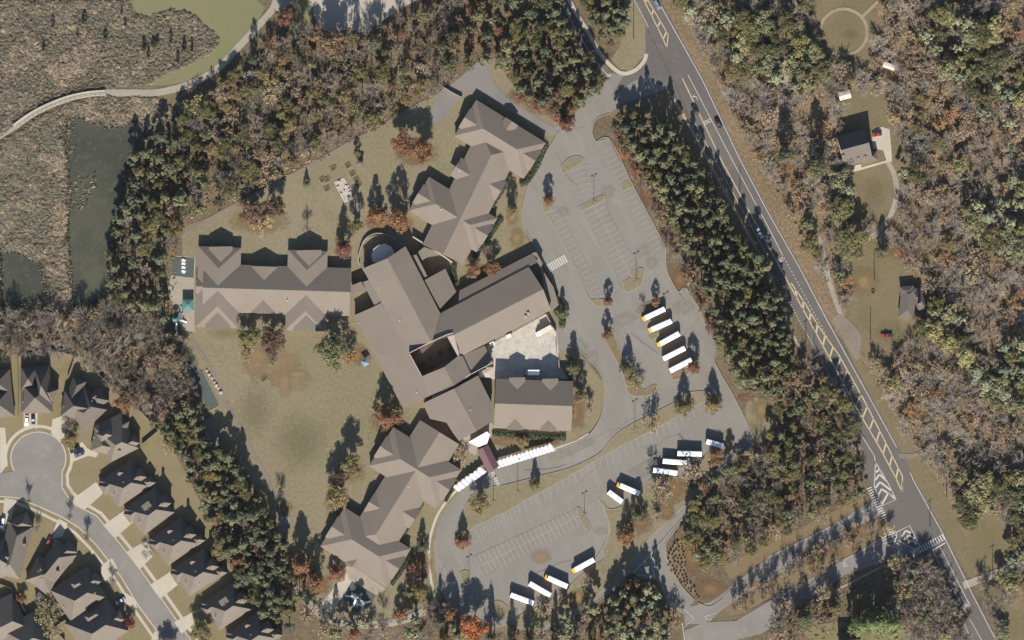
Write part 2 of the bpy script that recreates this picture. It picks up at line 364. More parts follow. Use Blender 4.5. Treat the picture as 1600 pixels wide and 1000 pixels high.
lot_grass = [(940, 860), (955, 838), (940, 780), (960, 800), (1000, 772), (1062, 730), (1105, 712), (1148, 690), (1150, 712), (1120, 750), (1070, 805), (1030, 850), (985, 893), (940, 930), (880, 968), (800, 990), (700, 990), (700, 950), (800, 958), (850, 930)]
sheet('grass_bank', lot_grass, M['mulch'], zt(B0), **ST)
sheet('grass_bank', [(1168, 618), (1215, 628), (1214, 665), (1182, 700), (1150, 722), (1085, 775), (1070, 760), (1120, 700), (1165, 690), (1164, 652)], M['lawn'], zt(B0), **ST)
sheet('grass_bank', [(1200, 872), (1362, 785), (1378, 812), (1395, 832), (1312, 878), (1200, 936), (1150, 962), (1130, 955), (1150, 930)], M['mulch'], zt(B0), **ST)
sheet('grass_bank', [(1142, 905), (1360, 785), (1352, 775), (1130, 885)], M['mulch'], zt(B0), **ST)
sheet('grass_bank', [(950, 178), (954, 165), (1010, 150), (1045, 138), (1130, 268), (1240, 500), (1225, 520), (1100, 300), (1000, 210)], M['mulch'], zt(B0), **ST)
sheet('verge', [(976, 0), (990, 0), (1012, 45), (1008, 85), (985, 112), (968, 108), (955, 92), (970, 70)], M['lawn'], zt(B0), **ST)
sheet('verge', [(1032, 0), (1052, 0), (1118, 130), (1172, 240), (1250, 385), (1310, 490), (1352, 560), (1340, 560), (1292, 502), (1200, 335), (1098, 122)], M['eastfloor'], zt(B0), **ST)
sheet('verge', [(1300, 500), (1340, 555), (1370, 600), (1425, 700), (1470, 760), (1540, 900), (1520, 910), (1470, 830), (1405, 705)], M['clear'], zt(B0), **ST)
# east clearings
circ = [(1318 + 40 * math.cos(a * math.pi / 12), 50 + 42 * math.sin(a * math.pi / 12)) for a in range(24)]
sheet('clearing_grass', wobble([(1268, 4), (1300, -10), (1345, -10), (1368, 10), (1372, 60), (1362, 98), (1320, 108), (1290, 100), (1268, 70)], 4, 10), M['clear'], zt(B0), **ST)
sheet('house_lawn', wobble(smooth_pts([(1310, 170), (1345, 130), (1395, 135), (1400, 165), (1395, 200), (1412, 250), (1410, 320), (1380, 365), (1330, 340), (1322, 270), (1300, 220)], n=3), 3.5, 9), M['clear'], zt(B0), **ST)
sheet('house_lawn', wobble(smooth_pts([(1322, 395), (1355, 370), (1400, 390), (1430, 430), (1440, 480), (1425, 510), (1405, 545), (1380, 575), (1350, 560), (1330, 520), (1318, 450)], n=3), 3.5, 9), M['clear'], zt(B0), **ST)
sheet('clearing_grass', wobble(smooth_pts([(1505, 850), (1540, 800), (1575, 820), (1570, 860), (1530, 905)], n=3), 3, 8), M['clear'], zt(B0), **ST)
sheet('clearing_grass', [(1560, 940), (1600, 930), (1600, 1000), (1580, 1000)], M['clear'], zt(B0), **ST)
sheet('clearing_grass', smooth_pts([(1275, 975), (1340, 972), (1420, 985), (1430, 1000), (1265, 1000)], n=2), M['green'], zt(B0), **ST)
# neighbourhood lawns
hood = [(0, 562), (30, 552), (80, 548), (118, 555), (165, 600), (218, 642), (246, 668), (270, 700), (305, 768), (330, 815), (352, 870), (385, 930), (430, 985), (440, 1000), (0, 1000)]
sheet('house_lawn', hood, M['yard'], zt(B0), **ST)

# ------------------------------------------------------------ pavements
main_L = [(975, -40), (990, 0), (1016, 50), (1052, 125), (1078, 182), (1120, 258), (1195, 392), (1238, 478), (1290, 575), (1340, 690), (1366, 760), (1395, 825), (1420, 868), (1462, 915), (1515, 1002), (1530, 1040)]
main_R = [(1012, -40), (1031, 0), (1036, 10), (1099, 122), (1158, 247), (1203, 332), (1253, 420), (1295, 499), (1404, 698), (1430, 750), (1475, 832), (1523, 930), (1559, 1000), (1575, 1040)]
main_road = sheet('main_road', main_L + main_R[::-1], M['road'], zt(B1), **ST)
sheet('main_road_junction', [(1008, 40), (1054, 130), (1074, 178), (1050, 142), (1020, 150), (985, 168), (955, 165), (940, 125), (960, 110), (992, 112), (1009, 90)], M['road'], zt(B1), **ST)
sheet('turn_lane', [(1232, 470), (1252, 508), (1302, 606), (1346, 706), (1354, 745), (1378, 800), (1412, 858), (1440, 850), (1380, 745), (1345, 690), (1295, 575), (1245, 478)], M['road'], zt(B1), **ST)
ribbon('side_road', [(862, -30), (880, 0), (915, 62), (948, 118)], 14, M['road'], zt(B1), **ST)
sheet('side_road', [(1110, 940), (1200, 872), (1290, 825), (1372, 778), (1384, 800), (1290, 848), (1200, 905), (1140, 945), (1100, 975), (1070, 975), (1068, 950)], M['street'], zt(B1), **ST)
sheet('side_road', [(1070, 985), (1100, 972), (1150, 970), (1200, 940), (1312, 878), (1385, 838), (1440, 862), (1400, 872), (1320, 898), (1232, 963), (1190, 990), (1110, 1010), (1066, 1010)], M['street'], zt(B1), **ST)
lot = [(954, 152), (985, 130), (1008, 118), (1040, 140), (1005, 152), (975, 160), (953, 177), (935, 184), (927, 193), (925, 208), (931, 222), (950, 215), (970, 250), (985, 283), (992, 296), (1010, 330), (1034, 375), (1040, 392), (1041, 420), (1059, 456), (1072, 450), (1097, 490), (1102, 503), (1124, 549), (1115, 560), (1125, 582), (1145, 617), (1162, 650), (1177, 685), (1172, 700), (1147, 712), (1120, 752), (1075, 800), (1062, 820),
       (1040, 850), (1044, 880), (1064, 915), (1085, 938), (1070, 960), (1045, 950), (1032, 915), (1024, 905), (982, 905), (950, 928), (885, 970), (850, 985), (800, 975), (765, 985), (725, 975), (700, 945), (687, 920), (681, 890), (680, 840), (687, 812), (699, 790), (721, 765), (760, 739), (778, 731), (867, 705), (910, 687), (930, 668), (943, 640), (945, 605), (939, 585), (925, 565), (900, 545), (887, 541), (874, 556), (867, 519), (884, 492), (882, 477), (867, 447), (854, 422), (825, 367), (820, 360), (816, 330), (825, 292), (842, 258), (860, 228), (874, 205), (866, 199), (885, 190), (902, 172), (920, 147), (938, 122), (952, 114), (975, 117)]
sheet('parking_lot', lot, M['lot'], zt(B1), **ST)
LOT = bpy.data.objects['parking_lot']
sheet('service_lane', smooth_pts([(876, 206), (850, 190), (810, 165), (790, 150), (768, 122), (765, 100), (768, 88), (757, 84), (742, 100), (722, 118), (702, 134), (715, 142), (722, 148), (745, 142), (780, 160), (830, 195), (860, 212)], n=2), M['drive'], zt(B1), **ST)
sheet('service_lane', [(690, 139), (700, 135), (718, 152), (708, 166), (686, 192), (668, 190), (676, 165)], M['drive'], zt(B1), **ST)
sheet('stall_bay', [(892, 248), (912, 252), (925, 312), (905, 328), (878, 270)], M['lot2'], zt(B1 + .08), **ST)
sheet('stall_bay', [(912, 330), (942, 314), (1000, 420), (974, 442), (940, 395)], M['lot2'], zt(B1 + .08), **ST)
sheet('stall_bay', [(856, 330), (872, 322), (942, 460), (934, 470), (902, 425)], M['lot2'], zt(B1 + .08), **ST)
sheet('stall_bay', [(953, 222), (938, 230), (970, 290), (985, 283)], M['lot2'], zt(B1 + .08), **ST)
sheet('stall_bay', [(990, 296), (976, 302), (1024, 398), (1038, 392)], M['lot2'], zt(B1 + .08), **ST)
sheet('stall_bay', [(738, 870), (900, 795), (925, 830), (765, 905)], M['lot2'], zt(B1 + .08), **ST)
# paths
gw = smooth_pts([(165, 145), (205, 145), (250, 144), (300, 130), (340, 107), (372, 74), (402, 42), (426, 14), (434, -10)], False, 4)
ribbon('greenway_path', gw, 11, M['conc2'], zt(B1), **ST)
ribbon('greenway_path', smooth_pts([(-20, 222), (0, 211), (24, 196)], False, 4), 11, M['conc2'], zt(B1), **ST)
sheet('greenway_path', [(436, 0), (466, 0), (452, 8), (438, 16), (430, 18)], M['conc2'], zt(B1), **ST)
sheet('infield', smooth_pts([(492, -10), (489, 12), (494, 32), (506, 46), (522, 51), (540, 46), (548, 42), (562, 51), (590, 37), (625, 14), (652, -10)], n=3), M['sand'], zt(B1), **ST)
fp = [(284, 372), (300, 358), (340, 336), (400, 304), (480, 262), (540, 228), (600, 196), (640, 172), (668, 158)]
ribbon('gravel_path', smooth_pts(fp, False, 3), 7, M['greypath'], zt(B1), **ST)
ribbon('gravel_path', smooth_pts([(298, 530), (325, 570), (352, 625), (375, 670), (400, 715), (420, 755), (438, 800), (450, 830)], False, 3), 7, M['greypath'], zt(B1), **ST)
sheet('asphalt_pad', smooth_pts([(316, 660), (340, 655), (350, 685), (358, 700), (340, 706), (326, 690)], n=3), M['greypath'], zt(B1), **ST)
sheet('asphalt_pad', [(426, 825), (450, 802), (456, 812), (440, 838)], M['drive'], zt(B1), **ST)
ribbon('gravel_path', smooth_pts([(455, 900), (475, 935), (510, 965), (550, 975), (600, 975), (650, 962), (685, 940)], False, 3), 12, M['conc2'], zt(B1), **ST)
# sidewalks
ribbon('sidewalk', smooth_pts([(884, -10), (900, 20), (920, 52), (938, 84), (958, 106), (974, 115), (992, 110), (1006, 96), (1010, 84)], False, 4), 6, M['conc'], zt(B1), **ST)
ribbon('sidewalk', smooth_pts([(1050, 150), (1080, 202), (1108, 254), (1150, 330), (1185, 395), (1208, 440), (1222, 480), (1240, 525), (1252, 545)], False, 3), 4.2, M['conc2'], zt(B1), **ST)
ribbon('sidewalk', smooth_pts([(716, 764), (700, 780), (684, 804), (674, 832), (670, 860), (672, 895), (678, 932)], False, 4), 4, M['conc'], zt(B1), **ST)
ribbon('sidewalk', [(866, 702), (900, 690), (920, 678)], 4, M['conc'], zt(B1), **ST)
ribbon('walkway', [(781, 760), (798, 792)], 5, M['conc'], zt(B3), **ST)
ribbon('walkway', [(794, 778), (809, 769)], 4, M['conc'], zt(B3), **ST)
ribbon('sidewalk', [(1230, 955), (1300, 925), (1340, 905), (1395, 876)], 3, M['conc2'], zt(B1), **ST)
# service yard, playground pads and courts
sheet('service_yard', [(760, 540), (800, 520), (856, 489), (869, 519), (874, 556), (870, 562), (888, 592), (776, 593), (756, 590), (748, 580), (770, 566)], M['yardconc'], zt(B1), **ST)
sheet('yard_paving', [(717, 688), (735, 676), (768, 660), (775, 668), (765, 690), (752, 702), (742, 712), (730, 704)], M['conc2'], zt(B1), **ST)
sheet('asphalt_court', [(542, 893), (554, 901), (518, 960), (499, 947)], M['conc'], zt(B1), **ST)
sheet('asphalt_court', [(540, 884), (552, 886), (604, 920), (588, 930), (545, 905)], M['conc2'], zt(B1), **ST)
sheet('playground_surface', [(552, 898), (569, 907), (564, 916), (587, 931), (580, 946), (573, 944), (562, 962), (549, 954), (551, 948), (531, 934)], M['rubber'], zt(B1 + .04), **ST)
sheet('playground_surface', [(269, 402), (304, 403), (303, 433), (268, 430)], M['rubber'], zt(B1 + .04), **ST)
sheet('play_paving', [(267, 430), (304, 434), (304, 520), (286, 516), (262, 455)], M['conc2'], zt(B1), **ST)
sheet('playground_surface', [(276, 462), (291, 462), (291, 512), (278, 512)], M['rubber'], zt(B1 + .04), **ST)
ribbon('court_border', [(268, 431), (303, 434), (304.5, 402), (274, 400)], 1.2, M['conc'], zt(B1 + .04), **ST)
strip = [(290, 557), (297, 556), (312, 581), (317, 579), (342, 630), (340, 635), (326, 642), (312, 612)]
sheet('playground_surface', strip, M['rubber'], zt(B1 + .04), **ST)
ribbon('timber_edge', [(297, 555), (312, 581), (317, 579), (343, 631), (341, 635), (326, 643)], 1.3, M['timber'], B1 + .22, h=0.25, **ST)
# cul-de-sac and street
cul = [(60 + 42 * math.cos(a), 716 + 40 * math.sin(a)) for a in [math.radians(k) for k in range(150, 395, 12)]]
street = cul + [(96, 762), (104, 776), (118, 790), (150, 807), (190, 855), (217, 890), (250, 935), (297, 1000), (310, 1020), (262, 1020), (250, 990), (217, 945), (190, 900), (150, 850), (124, 824), (97, 807), (60, 790), (27, 777), (0, 774), (-20, 774), (-20, 742), (10, 738)]
sheet('street', street, M['street'], zt(B1), **ST)
ringo = [(60 + 46 * math.cos(a), 716 + 44 * math.sin(a)) for a in [math.radians(k) for k in range(160, 398, 10)]]
ribbon('gutter', [(60 + 43 * math.cos(math.radians(k)), 716 + 41 * math.sin(math.radians(k))) for k in range(150, 395, 10)] + [(97, 762), (105, 775), (119, 789), (151, 806), (191, 854), (218, 889), (251, 934), (298, 1000)], 2, M['conc'], zt(B1 + .05), **ST)
ribbon('gutter', [(-5, 775), (27, 778), (60, 791), (97, 808), (124, 825), (150, 851), (189, 901), (216, 946), (249, 991), (256, 1005)], 2, M['conc'], zt(B1 + .05), **ST)
ribbon('sidewalk', [(60 + 52 * math.cos(math.radians(k)), 716 + 50 * math.sin(math.radians(k))) for k in range(165, 392, 9)] + [(106, 758), (114, 770), (128, 784), (158, 802), (199, 850), (227, 886), (260, 931), (312, 1005)], 5, M['conc'], zt(B1 + .05), **ST)
ribbon('sidewalk', [(-5, 783), (24, 785), (56, 798), (92, 816), (117, 832), (142, 858), (181, 906), (208, 950), (240, 996)], 4.5, M['conc'], zt(B1 + .05), **ST)
for q in ([(37, 645), (59, 645), (58, 672), (55, 668), (37, 672)], [(0, 668), (8, 668), (12, 725), (0, 742)], [(82, 655), (97, 650), (104, 660), (100, 686), (92, 690), (80, 677)], [(112, 706), (128, 690), (136, 700), (154, 708), (150, 715), (138, 712), (113, 722)],
          [(110, 782), (150, 753), (163, 768), (158, 774), (128, 800)], [(159, 822), (195, 797), (212, 812), (180, 841)], [(198, 862), (231, 843), (241, 867), (218, 890)], [(231, 916), (266, 893), (278, 914), (247, 938)], [(272, 972), (300, 957), (303, 975), (284, 990)],
          [(7, 778), (26, 781), (20, 800), (14, 830), (2, 830), (5, 800)], [(92, 810), (106, 818), (98, 838), (82, 842), (85, 825)], [(156, 884), (175, 872), (184, 888), (172, 910), (160, 908)], [(195, 925), (210, 935), (215, 950), (200, 945), (192, 938)], [(242, 985), (250, 992), (246, 1000), (236, 1000)]):
    sheet('driveway', q, M['conc'], zt(B1 + .05), **ST)
# east tracks
ribbon('dirt_track', smooth_pts([(1222, 205), (1216, 180), (1222, 150), (1228, 120), (1225, 95)], False, 4), 8, M['conc2'], zt(B1), **ST)
ribbon('dirt_track', smooth_pts([(1270, 335), (1278, 370), (1287, 400), (1296, 440), (1310, 480), (1318, 500), (1328, 515), (1342, 530)], False, 4), 8, M['conc2'], zt(B1), **ST)
sheet('dirt_track', smooth_pts([(1312, 490), (1324, 498), (1340, 515), (1346, 530), (1342, 560), (1335, 560), (1318, 530), (1300, 500)], n=3), M['greypath'], zt(B1), **ST)
ribbon('house_drive', smooth_pts([(1385, 250), (1396, 270), (1401, 295), (1398, 320), (1388, 342), (1372, 362), (1352, 376)], False, 4), 8, M['conc2'], zt(B1), **ST)
sheet('house_drive', [(1362, 205), (1378, 198), (1390, 202), (1392, 225), (1394, 252), (1386, 254), (1380, 235), (1364, 232)], M['conc'], zt(B1), **ST)
ribbon('walkway', [(1386, 252), (1334, 267)], 3.5, M['conc'], zt(B1), **ST)
ribbon('dirt_track', [(1318 + 37 * math.cos(math.radians(a)), 50 + 36 * math.sin(math.radians(a))) for a in range(-170, 125, 8)], 5, M['dirt'], zt(B1), **ST)
ribbon('dirt_track', smooth_pts([(1405, 712), (1430, 712), (1455, 698), (1485, 680), (1510, 668)], False, 3), 8, M['greypath'], zt(B1), **ST)
ribbon('gravel_lane', smooth_pts([(1505, 915), (1540, 902), (1570, 890), (1605, 870)], False, 3), 12, M['conc2'], zt(B1), **ST)
ribbon('asphalt_patch', [(1345, 28), (1372, 2)], 5, M['dirt'], zt(B1), **ST)

LATE = []
# ------------------------------------------------------------ islands: kerb and planted top
isl = [[(877, 268), (878, 258), (892, 246), (905, 245), (911, 252), (900, 260), (882, 270)], [(906, 325), (908, 322), (940, 306), (944, 311), (938, 316), (910, 329)], [(970, 292), (974, 286), (984, 282), (990, 292), (984, 294), (974, 298)],
       [(974, 442), (987, 434), (985, 427), (1000, 419), (1006, 422), (1007, 430), (1000, 447), (979, 457)], [(848, 312), (858, 306), (868, 314), (866, 322), (853, 333), (848, 326)],
       [(943, 514), (958, 516), (966, 542), (984, 578), (996, 598), (1005, 610), (1020, 602), (1026, 603), (1024, 612), (1012, 618), (990, 619), (980, 610), (972, 582), (960, 558), (947, 535)],
       [(996, 486), (1012, 473), (1030, 470), (1035, 476), (1000, 491)], [(1051, 587), (1070, 578), (1078, 580), (1070, 588), (1053, 594)], [(1014, 527), (1026, 520), (1028, 524), (1018, 532)], [(932, 478), (924, 470), (935, 468), (948, 468), (950, 474), (944, 479)],
       [(1052, 630), (1072, 615), (1102, 612), (1121, 622), (1120, 632), (1100, 628), (1065, 647), (1012, 676), (950, 708), (880, 750), (838, 772), (800, 794), (765, 812), (733, 829), (730, 852), (722, 860), (712, 855), (711, 838), (724, 800), (737, 776), (760, 762), (785, 759), (844, 744), (892, 731), (935, 710), (952, 691), (972, 672), (1012, 650)],
       [(719, 900), (722, 893), (730, 892), (734, 900), (732, 915), (724, 912)], [(901, 797), (905, 793), (910, 800), (924, 827), (920, 831), (910, 820)], [(770, 945), (780, 939), (800, 955), (790, 968), (776, 966)], [(1138, 672), (1145, 682), (1147, 700), (1140, 708), (1118, 730), (1100, 742), (1085, 742), (1095, 720), (1112, 702), (1130, 680)],
       [(1098, 743), (1062, 746), (1022, 743), (1000, 775), (976, 790), (952, 796), (941, 784), (946, 802), (953, 818), (951, 838), (942, 860), (945, 873), (918, 890), (890, 916), (864, 936), (838, 950), (812, 962), (806, 978), (830, 984), (876, 968), (940, 924), (995, 866), (1025, 831), (1065, 794), (1116, 746), (1110, 738)]]
for i, p in enumerate(isl):
    q = smooth_pts(p, n=3)
    sheet('kerb', offset(q, 0.6), M['kerb'], 0.36 + i * .001, depth=0.2, **ST)
    sheet('traffic_island', offset(q, -0.5), M['mulch'] if i in (5, 6, 7) else M['lawn'], 0.37 + i * .001, **ST)
for a in (('orange', 1050, 765, 40, 24, -.5), ('orange', 1085, 755, 22, 10, -.4), ('orange', 1000, 815, 30, 24, -.6), ('red', 980, 838, 16, 13), ('orange', 1040, 800, 26, 16, -.6), ('straw', 900, 935, 40, 14, -.5)): LATE.append(a)
for pl in ([(854, 333), (880, 378), (902, 424), (918, 462), (928, 474)], [(931, 222), (950, 215), (970, 250), (985, 283), (992, 296), (1034, 375), (1040, 392), (1041, 420), (1059, 456), (1072, 450), (1097, 490)], [(1124, 549), (1115, 560), (1125, 582), (1145, 617), (1162, 650), (1177, 685)],
           [(816, 330), (825, 292), (842, 258), (860, 228), (874, 205)], [(884, 492), (882, 477), (867, 447), (854, 422), (825, 367), (820, 360), (816, 330)], [(887, 541), (900, 545), (925, 565), (939, 585), (945, 605), (943, 640), (930, 668), (910, 687), (867, 705)],
           [(1062, 820), (1040, 850), (1044, 880), (1064, 915), (1085, 938)], [(1147, 712), (1120, 752), (1075, 800)], [(1075, 800), (1030, 850), (985, 895), (950, 928), (885, 970)], [(935, 778), (950, 815), (950, 838), (938, 862), (932, 872)], [(680, 840), (681, 890), (687, 920)],
           [(1090, 942), (1110, 948), (1130, 935)], [(953, 177), (935, 184), (927, 193), (925, 208), (931, 222)]):
    ribbon('kerb', smooth_pts(pl, False, 3), 1.3, M['kerb'], 0.35, h=0.18, **ST)

# ------------------------------------------------------------ road paint
PZ = 0.225
quad = bpy.data.meshes.new('paint'); quad.from_pydata([(-.5, -.5, 0), (.5, -.5, 0), (.5, .5, 0), (-.5, .5, 0)], [], [(0, 1, 2, 3)])
QM = {}
def bar(name, a, b, w, mat, parent, z=PZ):
    """one painted bar from a to b (pixels), width w (pixels); bars share one mesh"""
    if mat not in QM: QM[mat] = quad.copy(); QM[mat].materials.append(M[mat])
    o = link(name, QM[mat], parent); pa, pb = P(*a), P(*b)
    o.location = ((pa.x + pb.x) / 2, (pa.y + pb.y) / 2, z)
    o.rotation_euler = (0, 0, math.atan2(pb.y - pa.y, pb.x - pa.x)); o.scale = (max(.05, (pb - pa).length), w * S, 1)
    return o
def pline(pl, w, mat, parent=None, n=0):
    return ribbon('painted_line', smooth_pts(pl, False, n) if n else pl, w, M[mat], PZ, parent or main_road)
def dash(pl, w, mat, ln, gap, parent=None):
    for (x, y, dx, dy) in along(pl, ln + gap): bar('dash', (x, y), (x + dx * ln, y + dy * ln), w, mat, parent or main_road)
pline([(1010, -40), (1028, 0), (1033, 10), (1096, 122), (1155, 247), (1200, 332), (1250, 420), (1292, 500), (1401, 699)], 1.1, 'white')
pline([(1422, 738), (1427, 750), (1472, 832), (1520, 930), (1555, 998), (1575, 1040)], 1.1, 'white')
pline([(973, -40), (991, 0), (1013, 42)], 1.0, 'white')
pline([(1066, 122), (1127, 250), (1200, 384), (1232, 442)], 1.6, 'yellow')
pline([(1075, 117), (1144, 250), (1200, 354), (1222, 397)], 1.0, 'white')
dash([(1222, 397), (1250, 448), (1275, 495), (1295, 532)], 0.9, 'white', 3, 3)
dash([(1207, 425), (1224, 455), (1247, 497), (1285, 565), (1325, 640)], 1.0, 'white', 2.4, 2.4)
pline([(1080, 182), (1124, 262), (1196, 395), (1207, 420)], 0.9, 'white')
pline([(1346, 680), (1366, 712), (1369, 730)], 1.0, 'white')
mA = [(986, -40), (1006, 0), (1030, 48), (1042, 74)]; mB = [(992, -40), (1012, 0), (1036, 40), (1044, 55), (1042, 74)]
pline(mA, 1.5, 'yellow'); pline(mB, 1.5, 'yellow')
for (a, b) in (((1008, 4), (1012, -2)), ((1018, 25), (1021, 15)), ((1027, 43), (1032, 33)), ((1036, 62), (1041, 50))): bar('median_bar', a, b, 2.3, 'yellow', main_road)
nA = [(1232, 442), (1252, 478), (1272, 515), (1300, 566), (1342, 644), (1372, 695), (1400, 747), (1409, 768)]
nB = [(1236, 442), (1258, 474), (1279, 510), (1311, 555), (1351, 627), (1380, 684), (1410, 744), (1410, 768)]
pline(nA, 1.8, 'yellow'); pline(nB, 1.8, 'yellow')
tA = along(nA, 21.5, 26); tB = along(nB, 21.5, 12)
for a, b in zip(tA, tB): bar('median_bar', a[:2], b[:2], 2.5, 'yellow', main_road)
# chevron wedge above the junction
ch = [(1368, 722), (1386, 752), (1400, 780), (1379, 790), (1366, 760), (1368, 722)]
pline(ch, 1.3, 'white')
for (a, b, c) in (((1369, 738), (1374, 733), (1380, 742)), ((1368, 750), (1374, 741), (1386, 752)), ((1368, 762), (1375, 753), (1392, 766)), ((1372, 774), (1377, 764), (1397, 776)), ((1378, 788), (1388, 770), (1398, 779))):
    bar('chevron', a, b, 2.8, 'white', main_road); bar('chevron', b, c, 2.8, 'white', main_road)
ch2 = [(1400, 832), (1421, 821), (1437, 853), (1431, 860), (1402, 843), (1400, 832)]
pline(ch2, 1.3, 'white')
for (a, b, c) in (((1409, 838), (1415, 829), (1424, 833)), ((1412, 844), (1420, 836), (1429, 841)), ((1418, 849), (1425, 844), (1433, 850))):
    bar('chevron', a, b, 2.8, 'white', main_road); bar('chevron', b, c, 2.8, 'white', main_road)
pline([(1318, 875), (1362, 853), (1400, 834)], 1.0, 'white'); pline([(1352, 856), (1376, 842), (1400, 830)], 1.4, 'white'); pline([(1362, 853), (1386, 848), (1400, 843)], 1.2, 'white')
pline([(1380, 828), (1386, 838)], 1.6, 'white')
def crosswalk(a, b, w, n, bw, extra=True):
    """a ladder crossing from a to b"""
    r = link('crosswalk', None); tag(r, kind='structure')
    dx, dy = b[0] - a[0], b[1] - a[1]; l = math.hypot(dx, dy); ux, uy = dx / l, dy / l; nx, ny = -uy * w / 2, ux * w / 2
    for i in range(n):
        t = (i + .5) / n; c = (a[0] + dx * t, a[1] + dy * t)
        bar('crosswalk_bar', (c[0] - nx, c[1] - ny), (c[0] + nx, c[1] + ny), bw, 'white', r, PZ + .004)
    if extra:
        for s in (-1, 1): bar('crosswalk_edge', (a[0] + s * nx, a[1] + s * ny), (b[0] + s * nx, b[1] + s * ny), 0.7, 'white', r, PZ + .008)
crosswalk((1357, 761), (1383, 811), 8, 14, 2.0, False)
crosswalk((1388, 822), (1408, 861), 8, 11, 2.0, False)
crosswalk((1424, 866), (1476, 838), 9, 14, 2.0)
crosswalk((856, 419.5), (885, 403), 12, 9, 2.2)
crosswalk((769, 737), (781, 762), 6, 8, 2.0, False)
bar('stop_bar', (1457, 860), (1477, 848), 1.8, 'white', main_road); bar('stop_bar', (941, 122), (954, 117), 2.2, 'white', main_road)
pline([(1460, 866), (1486, 914), (1512, 962), (1535, 1002)], 1.1, 'yellow'); pline([(1470, 856), (1492, 900), (1516, 947)], 1.0, 'white'); pline([(1472, 912), (1500, 958), (1514, 992)], 0.9, 'white')
pline([(1012, 117), (1022, 138)], 1.4, 'white'); pline([(884, 18), (914, 70), (930, 95), (950, 118)], 1.0, 'white')
pline([(1200, 871), (1280, 832), (1365, 790)], 0.9, 'white'); pline([(1149, 935), (1200, 905), (1262, 870), (1330, 832)], 0.9, 'white')
pline([(1026, 857), (1006, 878), (980, 904)], 1.2, 'white'); pline([(1026, 857), (1019, 875), (1019, 888), (1024, 903)], 1.3, 'white'); pline([(982, 902), (1000, 898), (1024, 903)], 1.0, 'white')
pline([(1101, 963), (1108, 970), (1124, 956), (1101, 963)], 1.0, 'white'); pline([(1062, 945), (1084, 966), (1070, 979), (1066, 972), (1070, 1005)], 1.0, 'white')
def lettering(txt, x, y, size, rz, sx=1.0):
    c = bpy.data.curves.new('road_lettering', 'FONT'); c.body = txt; c.size = size; c.align_x = 'CENTER'; c.align_y = 'CENTER'; c.offset = 0.03
    c.materials.append(M['white']); o = link('road_lettering', c, main_road); o.location = P(x, y, PZ + .004); o.rotation_euler = (0, 0, rz); o.scale = (sx, 2.0, 1)
for (x, y, r) in ((1106, 190, 27), (1219, 407, 28)): lettering('ONLY', x, y, 1.35, math.radians(r))
lettering('ONLY', 1510, 946, 1.35, math.radians(28)); lettering('ONLY', 1319, 881, 1.35, math.radians(-62))
def arrow(x, y, ang, turn=1):
    """a painted turn arrow: stem, bend and head"""
    v = [(-.14, -1.6), (.14, -1.6), (.14, .2), (.75, .75), (.75, .35), (1.5, 1.0), (.75, 1.65), (.75, 1.2), (-.14, .5)]
    o = from_lists('turn_arrow', [(a * turn, b, 0) for a, b in v], [tuple(range(9))], M['white'], main_road)
    o.location = P(x, y, PZ + .004); o.rotation_euler = (0, 0, ang)
    if turn < 0: o.data.flip_normals()
arrow(1088, 152, math.radians(28), -1); arrow(1201, 370, math.radians(28), -1); arrow(1490, 910, math.radians(28), -1); arrow(1357, 862, math.radians(-62), 1)
arrow(930, 81, math.radians(30), -1)
# parking stalls
def stalls(a, b, step, side, ln, w=0.6, mat='faint', skew=0.0, parent=None):
    l = math.dist(a, b); ux, uy = (b[0] - a[0]) / l, (b[1] - a[1]) / l; nx, ny = -uy * side, ux * side
    nx, ny = nx + ux * skew, ny + uy * skew
    for i in range(int(l / step) + 1):
        x, y = a[0] + ux * step * i, a[1] + uy * step * i
        bar('stall_line', (x, y), (x + nx * ln, y + ny * ln), w, mat, LOT, 0.215)
stalls((953, 222), (985, 283), 9, 1, 17); stalls((990, 297), (1038, 390), 9, 1, 17)
stalls((908, 262), (925, 312), 9, 1, 16); stalls((908, 262), (925, 312), 9, -1, 16)
stalls((928, 322), (987, 432), 9, 1, 17); stalls((928, 322), (987, 432), 9, -1, 17)
stalls((856, 334), (932, 470), 9, -1, 17)
stalls((1066, 452), (1095, 495), 9, 1, 15, 0.5); stalls((960, 520), (998, 598), 9, -1, 16)
stalls((1108, 618), (1060, 650), 11, -1, 15, 0.7, 'faint', 0.25); stalls((1054, 653), (806, 791), 11.2, -1, 14, 0.7, 'faint', 0.25)
stalls((796, 797), (742, 828), 6, -1, 15, 0.6, 'faint', 0.2)
stalls((748, 886), (904, 806), 8, 1, 16, 0.6); stalls((748, 886), (904, 806), 8, -1, 16, 0.6)
bar('stall_spine', (748, 886), (904, 806), 0.6, 'faint', LOT, 0.212); bar('stall_spine', (928, 322), (987, 432), 0.5, 'faint', LOT, 0.212)
